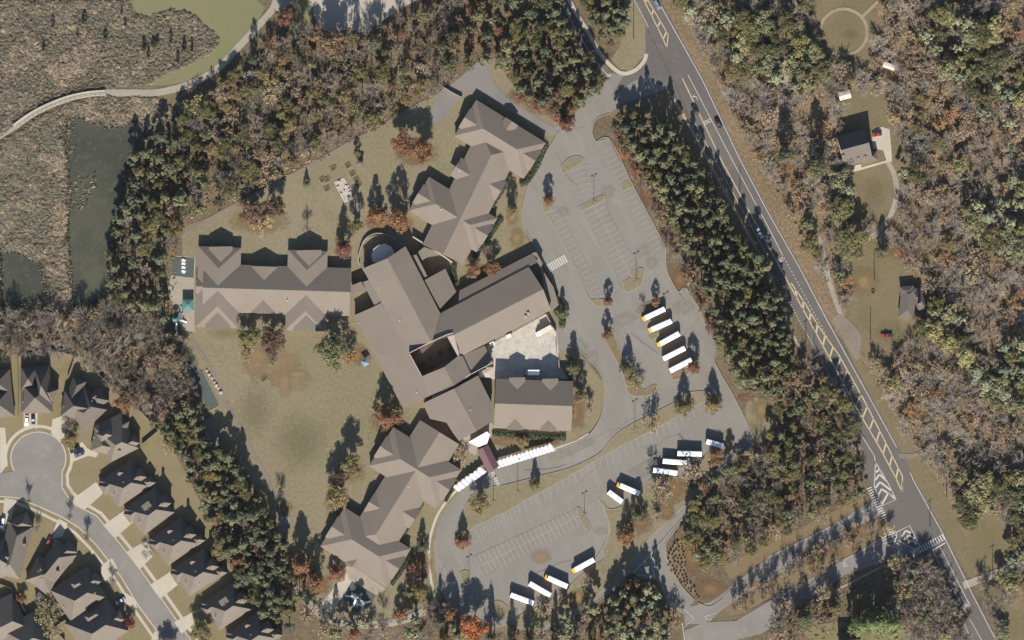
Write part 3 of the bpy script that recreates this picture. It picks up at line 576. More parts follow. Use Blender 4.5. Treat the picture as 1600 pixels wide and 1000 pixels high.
# bare earth and leaf patches
PM = {'orange': patchy('orange_leaf_fall', D(152, 122, 90), D(136, 108, 80)), 'red': patchy('red_leaf_fall', D(146, 112, 90), D(130, 98, 78)), 'tan': patchy('bare_earth', D(178, 152, 118), D(160, 138, 108), 0.3, 0.9, 0.7),
      'straw': patchy('straw_patch', D(158, 138, 98), D(146, 126, 90)), 'pale': patchy('pale_wear', D(170, 164, 152), D(164, 157, 146), 0.5, 0.5, 0.7), 'green': patchy('greener_grass', D(122, 122, 80), D(130, 126, 88), 0.5, 0.9, 0.3), 'stain': patchy('grey_stain', D(128, 124, 120), D(134, 128, 122), 0.5, 0.4, 0.6)}
def patch(kind, x, y, rx, ry, rot=0.0, z=None, k='leaf_patch'):
    pts = [(x + rx * math.cos(a) * math.cos(rot) - ry * math.sin(a) * math.sin(rot), y + rx * math.cos(a) * math.sin(rot) + ry * math.sin(a) * math.cos(rot)) for a in [i * math.pi / 12 for i in range(24)]]
    sheet(k, pts, PM[kind], zt(z or 0.09), **ST)
for a in (('orange', 650, 240, 42, 26), ('orange', 590, 348, 26, 18), ('orange', 628, 352, 24, 20), ('red', 536, 392, 18, 14), ('orange', 605, 660, 34, 20), ('orange', 560, 555, 26, 20), ('tan', 425, 570, 58, 34), ('tan', 452, 590, 44, 26), ('tan', 540, 520, 20, 10), ('tan', 400, 560, 26, 40), ('tan', 445, 600, 14, 30), ('tan', 465, 585, 22, 9), ('tan', 400, 555, 30, 16), ('straw', 405, 345, 60, 28), ('straw', 548, 735, 30, 26), ('straw', 528, 790, 26, 24),
          ('orange', 475, 900, 28, 30), ('orange', 500, 915, 22, 22), ('orange', 445, 795, 16, 16), ('green', 470, 690, 60, 60), ('green', 400, 640, 40, 60), ('green', 350, 520, 40, 14), ('red', 845, 165, 34, 20), ('red', 815, 150, 30, 16), ('straw', 800, 340, 14, 18), ('straw', 808, 372, 16, 24), ('orange', 760, 425, 40, 16), ('orange', 900, 640, 20, 40), ('red', 850, 690, 40, 10), ('orange', 800, 690, 50, 12), ('orange', 655, 880, 26, 34), ('straw', 650, 930, 34, 22),
          ('orange', 970, 235, 16, 30), ('red', 1010, 300, 14, 34), ('red', 1040, 360, 14, 34), ('orange', 1062, 435, 18, 26), ('red', 1095, 465, 14, 18), ('orange', 1080, 870, 28, 40), ('orange', 1110, 920, 36, 20), ('straw', 1190, 640, 22, 24), ('red', 1165, 622, 18, 9), ('orange', 1340, 830, 40, 14), ('orange', 1280, 865, 50, 12), ('orange', 1190, 915, 36, 12),
          ('green', 1330, 55, 20, 14), ('green', 1390, 520, 34, 30), ('green', 1365, 300, 30, 36), ('straw', 1350, 440, 30, 30), ('orange', 1405, 395, 26, 14), ('straw', 1450, 400, 50, 30), ('tan', 1270, 360, 16, 40), ('green', 1180, 670, 16, 22), ('red', 112, 925, 18, 14), ('tan', 112, 945, 20, 14), ('red', 22, 937, 16, 12), ('tan', 1090, 40, 30, 40), ('tan', 1240, 300, 20, 60)):
    patch(*a)
for a in LATE: patch(*(tuple(a) + (0.0,) * (6 - len(a)))[:6], .392)
for (x, y, rx, ry, k) in ((1005, 392, 14, 16, 'pale'), (1018, 410, 14, 14, 'pale'), (1068, 480, 26, 14, 'pale'), (950, 300, 16, 14, 'pale'), (905, 540, 22, 12, 'pale'), (925, 560, 18, 16, 'pale'), (1015, 730, 60, 12, 'pale'), (845, 870, 22, 14, 'tan'), (940, 830, 14, 8, 'pale'), (900, 700, 60, 8, 'pale'), (975, 500, 40, 10, 'pale'), (880, 330, 12, 10, 'pale')):
    patch(k, x, y, rx, ry, -0.45, 0.19, 'pavement_stain')

# sealed cracks wandering over the old asphalt
rc = random.Random(12)
for (x, y, n, a0) in ((880, 260, 14, 1.1), (900, 345, 16, 1.1), (945, 300, 12, 1.0), (960, 400, 12, 1.15), (900, 520, 10, 1.3), (985, 520, 10, 1.0), (1050, 440, 10, 1.05), (1090, 520, 9, 1.1), (905, 600, 10, 1.7), (900, 700, 14, -.4), (820, 735, 12, -.3), (1000, 700, 14, -.5), (900, 760, 14, -.5), (760, 900, 14, -.5), (830, 900, 12, -.45), (720, 900, 8, -1.4), (940, 690, 12, -.6), (870, 240, 10, .9), (1120, 650, 8, .9), (700, 870, 9, 1.5), (880, 215, 8, -.6), (60, 705, 8, .4), (70, 740, 10, .6), (150, 830, 10, .8), (210, 900, 9, 1.0)):
    pl = [(x, y)]; an = a0
    for i in range(n): an += rc.uniform(-.35, .35); pl.append((pl[-1][0] + 5.5 * math.cos(an), pl[-1][1] + 5.5 * math.sin(an))); an = an * .7 + a0 * .3
    ribbon('sealed_crack', pl, rc.uniform(.35, .6), M[rc.choice(['crack', 'crackpale'])], 0.2145, LOT)
# ------------------------------------------------------------ buildings
def hip(A, B, hw, he, pitch, hA=None, hB=None, mats=None, parent=None, name='roof', z0=0.0, over=1.2, wallname='wall', eps=0.0, roff=0.0):
    """one gabled or hipped block: centre line A-B (pixels), half width hw, eave height he (m); hA/hB = hip run, 0 for a gable end.
    Returns (wall, roof) objects."""
    mats = mats or (M['roof'], M['wall'])
    dx, dy = B[0] - A[0], B[1] - A[1]; L = math.hypot(dx, dy); ux, uy = dx / L, dy / L; nx, ny = -uy, ux
    hA = hw if hA is None else hA; hB = hw if hB is None else hB
    hr = he + (hw - abs(roff)) * S * pitch
    def q(t, s): return (A[0] + ux * t + nx * s, A[1] + uy * t + ny * s)
    c = [q(0, -hw), q(L, -hw), q(L, hw), q(0, hw)]
    if hA + hB > L: k = L / (hA + hB) * 0.999; hA *= k; hB *= k
    r = [q(hA, roff), q(L - hB, roff)]
    f = 0.22                                             # fascia depth
    V = [P(*p, he + eps) for p in c] + [P(*p, he - f + eps) for p in c] + [P(*p, hr + eps) for p in r]
    F = [(0, 1, 9, 8), (2, 3, 8, 9), (3, 0, 8), (1, 2, 9), (4, 5, 1, 0), (5, 6, 2, 1), (6, 7, 3, 2), (7, 4, 0, 3), (7, 6, 5, 4)]
    mi = [0, 0, 1 if hA == 0 else 0, 1 if hB == 0 else 0, 2, 2, 2, 2, 2]
    a, b, d = V[0], V[1], V[9]
    if (b - a).cross(d - a).z < 0: F = [tuple(reversed(x)) for x in F]
    wl_ = [q(over, -hw + over), q(L - over, -hw + over), q(L - over, hw - over), q(over, hw - over)]
    W = [P(*p, z0 - 0.3) for p in wl_] + [P(*p, he - f + .05) for p in wl_]
    wall = from_lists(wallname, W, [(0, 1, 5, 4), (1, 2, 6, 5), (2, 3, 7, 6), (3, 0, 4, 7)], mats[1], parent)
    roof = from_lists(name, V, F, [mats[0], mats[1], M['trim']], wall, mi)
    return wall, roof
def gablet(A, B, hw, he, pitch, parent, mats=None, name='gablet'):
    """a small gable standing on a roof slope: front at A, running in to B"""
    mats = mats or (M['roof'], M['wall'])
    dx, dy = B[0] - A[0], B[1] - A[1]; L = math.hypot(dx, dy); ux, uy = dx / L, dy / L; nx, ny = -uy, ux
    def q(t, s): return (A[0] + ux * t + nx * s, A[1] + uy * t + ny * s)
    hr = he + hw * S * pitch
    V = [P(*q(0, -hw), he), P(*q(0, hw), he), P(*q(0, 0), hr), P(*q(L, -hw), he), P(*q(L, hw), he), P(*q(L, 0), hr), P(*q(0, -hw), he - .25), P(*q(0, hw), he - .25)]
    F = [(0, 3, 5, 2), (1, 2, 5, 4), (0, 2, 1), (6, 0, 1, 7)]
    if (V[3] - V[0]).cross(V[5] - V[0]).z < 0: F = [tuple(reversed(x)) for x in F]
    return from_lists(name, V, F, [mats[0], mats[1]], parent, [0, 0, 1, 1])
def slab(pts, hf, parent, mats=None, name='roof', z0=-0.3, wallname=None, thick=0.25):
    """a roof of any outline whose height is hf(x, y), with its walls down to the ground"""
    mats = mats or (M['roof'], M['wall'])
    n = len(pts); bm = bmesh.new()
    top = [bm.verts.new(P(x, y, hf(x, y))) for x, y in pts]; lo = [bm.verts.new(P(x, y, hf(x, y) - thick)) for x, y in pts]
    f = bm.faces.new(top); f.normal_update()
    if f.normal.z < 0: f.normal_flip()
    for i in range(n):
        g = bm.faces.new((top[i], top[(i + 1) % n], lo[(i + 1) % n], lo[i])); g.material_index = 1
    bmesh.ops.triangulate(bm, faces=[f])
    bmesh.ops.recalc_face_normals(bm, faces=bm.faces[:])
    w = None
    if wallname:
        ins = offset(pts, -1.2); V = [P(*p, z0) for p in ins] + [P(*p, hf(*p) - .1) for p in ins]
        w = from_lists(wallname, V, [(i, (i + 1) % n, n + (i + 1) % n, n + i) for i in range(n)], mats[1], parent)
    o = finish(bm, name, [mats[0], M['trim'] if wallname else mats[1]], w or parent)
    return (w or parent), o

school = empty('school_building', P(690, 560), label='sprawling tan roofed school with four gabled wings around a courtyard', cat='school')
bpy.context.view_layer.update()
def sch(o):                                              # parts are built in world space
    o.parent = school; o.matrix_parent_inverse = Matrix.Translation(-school.location); return o
PT = 0.335
def wing(blocks, gablets, lab=None):
    """a wing: its blocks' walls are parts, their roofs and gablets sub-parts"""
    ws = []
    for i, b in enumerate(blocks):
        w, r = hip(*b, wallname='wing_wall', eps=i * 0.004); sch(w); ws.append(w)
    for g in gablets: gablet(*g[:4], PT, ws[g[4] if len(g) > 4 else 0])
    return ws
E = 3.35
# west wing
wing([((318, 449.5), (548, 456.5), 37.5, E, PT, 0, 0), ((344, 386), (339.5, 512), 33.5, E, PT), ((481.5, 391.5), (477, 517), 31, E, PT)],
     [((345.5, 385.5), (346, 416), 18.5, E + .5), ((341, 512.5), (341.5, 484), 19.5, E + .5), ((483.5, 391), (484, 420), 19.5, E + .5), ((479, 517.5), (479.5, 490), 20, E + .5),
      ((414, 416.5), (413, 446), 20, E + .3), ((412, 489), (412, 462), 18, E + .3), ((307, 447.5), (328, 448), 11, E + .3)])
# north-east wing
wing([((692.5, 398), (781, 216), 36, E, PT, 0, 30), ((727, 184.5), (835.5, 251.5), 33, E + .2, PT), ((654.5, 302.8), (761, 368), 31, E, PT)],
     [((726, 184), (752, 200), 18, E + .6), ((836.5, 252), (812, 237), 18, E + .6), ((653.5, 302.3), (680, 318.5), 17.5, E + .5), ((762, 368.5), (738, 354), 17.5, E + .5),
      ((799.5, 190), (791, 203), 12, E + .9), ((712, 260.5), (739, 277), 16.5, E + .3), ((783, 299), (758, 284), 16.5, E + .3)])
# south-west wing
wing([((687, 675), (572, 860), 36, E, PT, 0, 30), ((595.7, 697.4), (701.9, 764.3), 36, E + .3, PT), ((519.7, 822.7), (623, 887.5), 36, E + .2, PT)],
     [((594.5, 696.7), (622, 714), 19.5, E + .7), ((703, 765), (680, 750), 19.5, E + .7), ((518.7, 822), (545, 838.5), 19.5, E + .6), ((624, 888), (602, 874), 19.5, E + .6),
      ((577, 783.5), (606, 801), 17, E + .3), ((649, 811), (624, 795), 17, E + .3), ((551, 884.5), (559, 872), 11, E + .5)])
# media block (two storeys)
wing([((773.5, 630), (894, 634), 38.5, 5.9, PT, 0, 0)], [((808, 589.5), (808.5, 612), 12.5, 6.2), ((859.5, 591.5), (860, 614), 12.5, 6.2), ((805, 671.5), (805.5, 650), 12.5, 6.2), ((856.5, 673), (857, 651), 12.5, 6.2)])
# central spine: ridge through (606,404), direction (.461,.887)
def dr(x, y): return (x - 606) * 0.887 - (y - 404) * 0.461          # signed distance from the ridge line, east positive
def hs(dz=0.0, pe=0.27, pw=0.27): return lambda x, y: 9.9 + dz - (dr(x, y) * pe if dr(x, y) > 0 else -dr(x, y) * pw) * S
def hlow(x, y): return 6.1 - (-dr(x, y) - 42) * S * 0.10
def hall(pts, hf, nm='hall_wall'):
    w, r = slab(pts, hf, school, wallname=nm); sch(w); return w
h1 = hall([(567, 420), (606, 404), (673.5, 533), (640.5, 551), (639, 552), (596, 472)], hs())
h2 = hall([(606, 404), (634, 385), (642, 400), (688, 489), (676, 533), (673.5, 533)], hs())
hall([(553, 493), (582, 480.5), (596, 473), (640, 552.5), (659, 588), (672, 618), (630.5, 638.5)], hlow)
hall([(659, 588), (695, 573), (710, 601.5), (672, 618)], hs(-.25)); hall([(695, 573), (716, 556), (723, 556), (736, 584), (710, 601.5)], hs(-.25))
hall([(723, 555.5), (757.5, 540), (770, 566), (736.5, 584)], hs(-.9))
hall([(661, 630), (710, 606.5), (745, 673), (717, 688), (708, 676), (698, 660), (672, 654)], hs(.1, .27, .2)); hall([(710, 606.5), (747, 586.5), (768.5, 629.5), (769, 658), (745, 673)], hs(.1))
# auditorium
def da(x, y): return (x - 709) * 0.456 + (y - 523.5) * 0.89          # from its ridge, south positive
def ha(x, y): return 9.2 - abs(da(x, y)) * S * 0.29
hall([(709, 523.5), (676, 533), (688, 489.5), (826, 417), (848.5, 452)], ha, 'auditorium_wall')
aS = hall([(709, 523.5), (848.5, 452), (861, 484.5), (720, 557), (716, 546)], ha, 'auditorium_wall')
hall([(718, 454), (832.7, 395.5), (840, 410), (826, 417), (716.5, 473.5)], lambda x, y: 5.2 - max(0, -da(x, y) - 41) * S * 0.3, 'corridor_wall')
for q, h in (([(845, 418), (865, 449), (873, 477), (862, 484), (850, 455)], 3.6), ([(832, 395), (839.5, 410), (845, 418), (848, 412), (838, 394)], 4.0), ([(652, 395), (663, 386), (679, 392), (677, 396), (658.5, 408)], 4.0), ([(643.5, 400), (651, 398), (668, 431.5), (661, 435)], 5.6),
             ([(567, 441), (577, 437.5), (596, 472), (585, 476.5)], 5.6), ([(549, 446.5), (565, 440), (571.5, 453), (549, 462)], 4.0)):
    w, r = slab(q, lambda x, y, h=h: h, school, wallname='link_wall'); sch(w)
w, r = slab([(663, 438), (696, 420), (713, 456), (688, 482.5)], lambda x, y: 6.4 - ((x - 663) * .887 - (y - 438) * .461) * .06, school, wallname='pavilion_wall'); sch(w)
# courtyard parapets, entrance canopy, octagon, roof units
def parapet(pl, w, z, h, mat, nm): return sch(ribbon(nm, pl, w, mat, z, h=h))
parapet([(640, 551.5), (673.5, 534), (698, 523), (708, 520)], 1.2, 9.4, 8.5, M['pink'], 'parapet')
parapet([(640.5, 553), (659.5, 588)], 1.0, 6.4, 5.8, M['pink'], 'parapet')
w, r = slab([(699, 526), (709, 522), (716, 546), (718, 556), (715, 555)], lambda x, y: 8.6, school, (M['pink'], M['pink']), 'parapet_roof', wallname='parapet_wall'); sch(w)
parapet([(645, 370), (679, 391), (707, 410)], 2.2, 2.6, 2.6, M['pink'], 'screen_wall')
parapet([(771, 566), (735, 585), (711, 602), (676, 620)], 0.5, 7.2, 3.0, M['trim'], 'gutter')
w, r = slab([(732, 690.6), (761, 674), (765.6, 679), (761, 693), (748, 698)], lambda x, y: 4.2, school, (M['whiteroof'], M['pink']), 'canopy_roof', wallname='canopy_wall'); sch(w)
w, r = slab([(592, 383), (601, 381), (611, 385), (616, 393), (614, 404), (600, 410), (583.5, 410), (580.5, 400), (583.5, 389.5)], lambda x, y: 4.6 - .04 * math.hypot(x - 599, y - 396), school, (M['greyroof'], M['pink']), 'octagon_roof', wallname='octagon_wall'); sch(w)
parapet(smooth_pts([(562, 414), (560, 402), (568, 377), (582, 366), (597, 365), (612, 370), (622, 380)], False, 2), 1.0, 1.6, 1.6, M['stone'], 'court_wall')
parapet(smooth_pts([(568, 376), (583, 369), (597, 369), (610, 374), (618, 383)], False, 2), 0.7, 0.9, 0.9, M['conc'], 'court_bench')
for (x, y) in ((825, 489.5), (821.5, 494.5)):
    b_ = bmesh.new(); p = P(x, y); hz = ha(x, y); add_box(b_, p.x, p.y, hz - .3, hz + 1.0, 1.0, 1.3, 0.5, .06); o = finish(b_, 'roof_unit', M['metal']); sch(o)
for (x, y, f) in ((625, 501, hs()), (651, 613, hlow), (718, 268, lambda x, y: 7.3), (689, 328, lambda x, y: 6.6), (592, 450, hs()), (735, 640, hs(.1)), (450, 470, lambda x, y: 6.2), (560, 505, hlow), (640, 760, lambda x, y: 6.6), (560, 850, lambda x, y: 6.4)):
    b_ = bmesh.new(); p = P(x, y); add_tube(b_, (p.x, p.y, f(x, y) - .5), (p.x, p.y, f(x, y) + .45), .22, .22, 6); o = finish(b_, 'vent_pipe', M['trim']); sch(o)
# courtyard floor planting bed
sheet('courtyard', [(641, 552), (699, 527), (716, 555), (660, 586)], M['bark'], zt(B1), **ST)

# maroon gabled entrance porch
porch = empty('entrance_porch', P(761, 717), label='maroon gabled canopy over the walk to the main entrance', cat='canopy')
w, r = hip((754, 699), (771, 733), 10, 3.3, 0.55, 0, 0, (M['maroon'], M['maroon'])); w.name = 'end_beam'
bpy.data.objects.remove(r.parent if False else w) if False else None
for o in (w,): o.parent = porch; o.matrix_parent_inverse = Matrix.Translation(-porch.location)
# white folded awnings along the bus lane
b_ = bmesh.new(); add_tube(b_, (0, 0, 0), (0, 0, 2.95), .06, .06, 5); _t = finish(b_, 'post', M['metal']); POSTM = _t.data; bpy.data.objects.remove(_t)
def awning(a, b, w, n, lab):
    root = empty('folded_awning', P((a[0] + b[0]) / 2, (a[1] + b[1]) / 2), label=lab, cat='awning', group='white folded awnings beside the bus lane')
    dx, dy = b[0] - a[0], b[1] - a[1]; L = math.hypot(dx, dy); ux, uy = dx / L, dy / L; nx, ny = uy, -ux
    if ny > 0: nx, ny = -nx, -ny
    rr = random.Random(n)
    for i in range(n):
        t0, t1 = L * i / n, L * (i + 1) / n; tm = t0 + (t1 - t0) * rr.uniform(.35, .65); e = rr.uniform(0, 2.2)
        def q(t, s): return (a[0] + ux * t + nx * s, a[1] + uy * t + ny * s)
        k = -3.0                                               # the folds run askew
        V = [P(*q(t0, 0), 2.9), P(*q(tm, 0), 3.12), P(*q(t1, 0), 2.9), P(*q(t0 + k, w * .86), 3.0), P(*q(tm + k, w + e), 3.25), P(*q(t1 + k, w * .86), 3.0)]
        V += [v - Vector((0, 0, .06)) for v in V]
        F = [(0, 1, 4, 3), (1, 2, 5, 4), (9, 10, 7, 6), (10, 11, 8, 7), (0, 6, 7, 1), (1, 7, 8, 2), (3, 4, 10, 9), (4, 5, 11, 10)]
        if (V[1] - V[0]).cross(V[4] - V[0]).z < 0: F = [tuple(reversed(f)) for f in F]
        o = from_lists('awning_panel', V, F, M['awning'], root); o.matrix_parent_inverse = Matrix.Translation(-root.location)
        for s in (1.0, w * .8):
            p = P(*q(t0 + .5, s)); o = link('post', POSTM, root); o.matrix_parent_inverse = Matrix.Translation(-root.location); o.location = (p.x, p.y, 0)
awning((778, 731.5), (868, 704), 12, 15, 'long white folded awning beside the bus lane, right of the maroon porch')
awning((717, 768), (761, 737), 12, 7, 'shorter white folded awning beside the bus lane, left of the maroon porch')

# ------------------------------------------------------------ houses
HP = dict(zip((), ()))
def house(lab, blocks, bits=(), mat='hroof', group=None, name='house', cat='house', pitch=1.12, wallm='hwall'):
    """blocks: (eave edge start, eave edge end, depth, eave height, hip at start, hip at end); each block lies to the left of its edge"""
    a, b, d = blocks[0][:3]
    root = empty(name, P((a[0] + b[0]) / 2, (a[1] + b[1]) / 2), label=lab, cat=cat, group=group); inv = Matrix.Translation(-root.location)
    for i, (a, b, d, he, h0, h1, *rest) in enumerate(blocks):
        rt = rest[0] if rest else d / 2; pit = rest[1] if len(rest) > 1 else pitch
        dx, dy = b[0] - a[0], b[1] - a[1]; l = math.hypot(dx, dy); nx, ny = dy / l * d / 2, -dx / l * d / 2
        w, r = hip((a[0] + nx, a[1] + ny), (b[0] + nx, b[1] + ny), d / 2, he, pit, None if h0 == 1 else h0, None if h1 == 1 else h1, (M[mat], M[wallm]), None, 'roof' if i == 0 else ('wing_roof' if d > 16 else 'dormer_roof'), eps=i * .006, roff=d / 2 - rt)
        w.parent = root; w.matrix_parent_inverse = inv
    for (x, y, z, k) in bits:
        b_ = bmesh.new(); p = P(x, y)
        if k == 'chimney': add_box(b_, p.x, p.y, 2, z, 1.1, 0.9, 0.6, .05); o = finish(b_, 'chimney', M['hwall'])
        else: add_tube(b_, (p.x, p.y, 2), (p.x, p.y, z), .14, .14, 6); o = finish(b_, 'vent_pipe', M['trim'])
        o.parent = root; o.matrix_parent_inverse = inv
    return root
HG = None
def row_house(x, y, ang, lab, dorm=2, mat='hroof', k=1.0, flat=True):
    """the street's common plan, anchored at the south corner of its street front; ang = direction of its long side (pixels, radians)"""
    ux, uy = math.cos(ang), math.sin(ang); nx, ny = uy, -ux                  # nx,ny points to the north-west side
    def q(s, t): return (x + (ux * s + nx * t) * k, y + (uy * s + ny * t) * k)
    bl = [(q(-1, 0), q(59, 0), 51 * k, 3.1, 26, 19, 20.5 * k), (q(-7, 28), q(22, 28), 19 * k, 2.9, 1, 1)]
    if dorm > 0: bl.append((q(46, 14), q(64, 14), 18 * k, 5.2, 0, 1))
    if dorm > 1: bl.append((q(54, -1), q(70, -1), 14 * k, 3.6, 1, 1))
    if flat: bl.append((q(24, 27), q(38, 27), 12 * k, 8.0, 0, 0, 6 * k, .03) if dorm != 2 else (q(29, 40), q(38, 40), 9 * k, 5.6, 0, 1))
    bits = [(q(6, 20)[0], q(6, 20)[1], 7.6, 'vent'), (q(30, 28)[0], q(30, 28)[1], 9.0, 'vent'), (q(52, 22)[0], q(52, 22)[1], 10.2, 'chimney'), (q(24, 8)[0], q(24, 8)[1], 7.0, 'vent')]
    return house(lab, bl, bits, mat)
row_house(186, 792.7, math.radians(-34.5), 'brown hip roofed house, first south of the cul-de-sac on the east side', 2)
row_house(226.4, 835.5, math.radians(-36.9), 'brown hip roofed house on the east side, between the drives at the bend', 1)
row_house(264, 883, math.radians(-35), 'brown hip roofed house east of the street with bare tree at its drive', 2)
row_house(297, 931, math.radians(-32.5), 'brown hip roofed house east of the street with a red leaf bed in front', 2)
row_house(344, 984, math.radians(-33.5), 'brown hip roofed house east of the street behind a large yellowing tree', 1)
row_house(384, 1030, math.radians(-34), 'dark hip roofed house cut by the bottom edge, beside the school path', 2)
# around the head of the cul-de-sac
house('grey hip roofed house with four roof peaks north-east of the cul-de-sac', [((134, 672), (168, 640), 56, 3.1, 18, 14, 20), ((95, 650), (140, 658), 40, 3.0, 1, 0), ((112, 640), (126, 596), 26, 3.3, 1, 1) if False else ((150, 640), (172, 626), 26, 3.2, 1, 1), ((142, 634), (162, 620), 16, 4.5, 0, 1), ((118, 644), (136, 596), 22, 3.4, 1, 1)], ((146, 626, 9.2, 'vent'), (110, 632, 6.5, 'vent')), 'hroof2')
house('brown hip roofed house with a flat topped roof, east of the cul-de-sac', [((174, 722), (218, 700), 62, 3.1, 20, 18, 20), ((142, 704), (182, 712), 36, 3.0, 1, 0, 12), ((200, 704), (220, 692), 18, 4.2, 1, 1), ((196, 690), (203, 658), 16, 3.6, 1, 1), ((160, 690), (178, 680), 14, 7.0, 1, 1)], ((148, 683, 7.0, 'vent'), (188, 704, 8, 'chimney')))
house('grey roofed house north of the cul-de-sac with two cars on its drive', [((34, 646), (83, 645), 48, 3.1, 1, 1), ((33, 626), (34, 560), -0.1 + 40, 3.0, 1, 1) if False else ((58, 634), (83, 632), 62, 3.0, 1, 1), ((33, 612), (60, 612), 40, 3.0, 1, 1), ((62, 618), (84, 628), 22, 4.0, 1, 1), ((52, 645), (62, 645), 14, 3.2, 1, 0)], ((38, 628, 7.4, 'vent'), (64, 594, 9.4, 'chimney')), 'hroof2')
house('brown roofed house cut by the left edge, beside the cul-de-sac', [((-30, 656), (24, 650), 46, 3.1, 1, 1), ((-30, 620), (20, 616), 40, 3.2, 1, 1), ((2, 642), (20, 634), 18, 4, 1, 1)], ((12, 640, 7, 'vent'),), 'hroof2')
# west side of the street
house('brown roofed house west of the street with a white car in its drive', [((32, 905), (54, 822), 40, 3.1, 1, 1), ((-4, 905), (30, 892), 56, 3.1, 1, 1), ((24, 838), (54, 822), 26, 3.0, 1, 1), ((2, 872), (18, 880), 16, 6.5, 1, 1)], ((20, 862, 8, 'vent'), (40, 850, 8, 'chimney')))
house('brown roofed house west of the street behind a red car', [((72, 928), (121, 867), 38, 3.1, 1, 1), ((40, 906), (78, 926), 44, 3.0, 1, 1), ((100, 878), (122, 862), 22, 3.0, 1, 1), ((60, 892), (72, 898), 12, 7.2, 1, 1)], ((66, 888, 8.6, 'vent'), (92, 892, 8.4, 'chimney')))
house('brown roofed house west of the street, between two fences', [((112, 972), (170, 934), 60, 3.1, 26, 20, 25), ((140, 922), (160, 908), 18, 4.6, 1, 1), ((118, 920), (132, 912), 11, 7.4, 1, 1)], ((101, 948, 6.4, 'vent'), (150, 926, 8.6, 'chimney')))
house('brown roofed house by the bottom edge beside a dark red tree', [((138, 1028), (202, 985), 66, 3.1, 30, 22, 28), ((176, 978), (196, 968), 18, 4.4, 1, 1), ((140, 972), (160, 960), 12, 7.6, 1, 1)], ((150, 990, 7, 'vent'),))
house('dark roofed house with a flat south slope in the bottom left corner', [((-20, 1012), (46, 980), 60, 3.1, 20, 16, 20)], ((14, 948, 6, 'vent'),), 'hroof')
house('dark roofed house cut by the bottom edge, behind the bare garden trees', [((28, 1032), (80, 1004), 56, 3.1, 26, 18, 20)], ((64, 993, 6, 'vent'),), 'hroof')
# east of the main road
def dormers(root, pts, hz, ang):
    for (x, y) in pts:
        a = (x, y); b = (x + 10 * math.cos(ang), y + 10 * math.sin(ang))
        g = gablet(a, b, 3.0, hz, 0.9, None, (M['hroof3'], M['trim']), 'dormer'); g.parent = root; g.matrix_parent_inverse = Matrix.Translation(-root.location)
hA = house('grey gabled house with three dormers in the clearing east of the road', [((1318, 258), (1362, 246), 46, 4.2, 0, 0), ((1312, 262), (1371, 250), 14, 3.0, 1, 1)], ((1330, 232, 9.6, 'vent'), (1348, 228, 9.6, 'vent'), (1316, 244, 8.6, 'chimney')), 'hroof2', pitch=0.75, wallm='trim')
dormers(hA, ((1329.5, 250), (1340, 247.5), (1351, 245)), 5.3, math.radians(-104))
b_ = bmesh.new(); p = P(1340, 261); add_box(b_, p.x, p.y, 0, .5, 3.6, 2.0, math.radians(12), .03); o = finish(b_, 'porch', M['conc']); o.parent = hA; o.matrix_parent_inverse = Matrix.Translation(-hA.location)
house('brown hip roofed house half under trees in the southern clearing', [((1408, 496), (1430, 496), 24, 3.0, 1, 1) if False else ((1427, 498), (1432, 450), 24, 3.0, 1, 1), ((1434, 488), (1448, 484), 36, 2.9, 1, 1), ((1406, 462), (1428, 460), 14, 3.0, 1, 1)], ((1431, 466, 7, 'vent'), (1435, 475, 7.4, 'chimney')), 'hroof2', pitch=0.4, wallm='trim')
house('small rusty tin roofed shed by the wood, north of the dormer house', [((1312, 158), (1330, 153), 13, 2.6, 0, 0)], (), 'greyroof', name='shed', cat='shed', pitch=0.3)
house('white roofed trailer under trees beside the ring track', [((1378, 105), (1396, 111), 9, 2.6, 0, 0)], (), 'greyroof', name='trailer', cat='trailer', pitch=0.12, wallm='trim')
house('low brown shed roof among pines near the bottom edge', [((1278, 980), (1301, 976), 9, 2.2, 0, 0)], (), 'hroof3', name='shed', cat='shed', pitch=0.3)
house('dark roofed house at the bottom edge below the cypress shadow', [((1310, 1012), (1344, 1010), 24, 3.2, 0, 0)], (), 'hroof3', pitch=0.9)
house('little dark roofed kiosk on the lawn by the garden beds', [((557, 258), (567, 260), 9, 2.8, 1, 1)], (), 'hroof2', name='kiosk', cat='kiosk', pitch=0.5)
house('pale canvas topped garden shed behind the red car house', [((62, 940), (70, 931), 11, 2.4, 1, 1)], (), 'hroof2', name='shed', cat='shed', pitch=0.3)
# ------------------------------------------------------------ vehicles
def extrude_profile(bm, prof, w, mi=0, inset=0.0):
    """side profile (x, z) pushed across the width w; inset narrows the upper points"""
    zmax = max(z for _, z in prof); zmin = min(z for _, z in prof); n = len(prof)
    def y(z): return w / 2 - inset * max(0.0, (z - zmin) / (zmax - zmin))
    A = [bm.verts.new((x, -y(z), z)) for x, z in prof]; B = [bm.verts.new((x, y(z), z)) for x, z in prof]
    fs = [bm.faces.new(A[::-1]), bm.faces.new(B)] + [bm.faces.new((A[i], A[(i + 1) % n], B[(i + 1) % n], B[i])) for i in range(n)]
    for f in fs: f.material_index = mi
    bmesh.ops.recalc_face_normals(bm, faces=bm.faces[:])
    return fs
def wheel_mesh():
    bm = bmesh.new()
    bmesh.ops.create_cone(bm, cap_ends=True, segments=14, radius1=1, radius2=1, depth=1, matrix=Matrix.Rotation(math.pi / 2, 4, 'X'))
    r = bmesh.ops.create_cone(bm, cap_ends=True, segments=10, radius1=.55, radius2=.55, depth=1.06, matrix=Matrix.Rotation(math.pi / 2, 4, 'X'))
    me = bpy.data.meshes.new('wheel'); bm.to_mesh(me); bm.free(); me.materials.append(M['black']); return me
WHEEL = wheel_mesh()
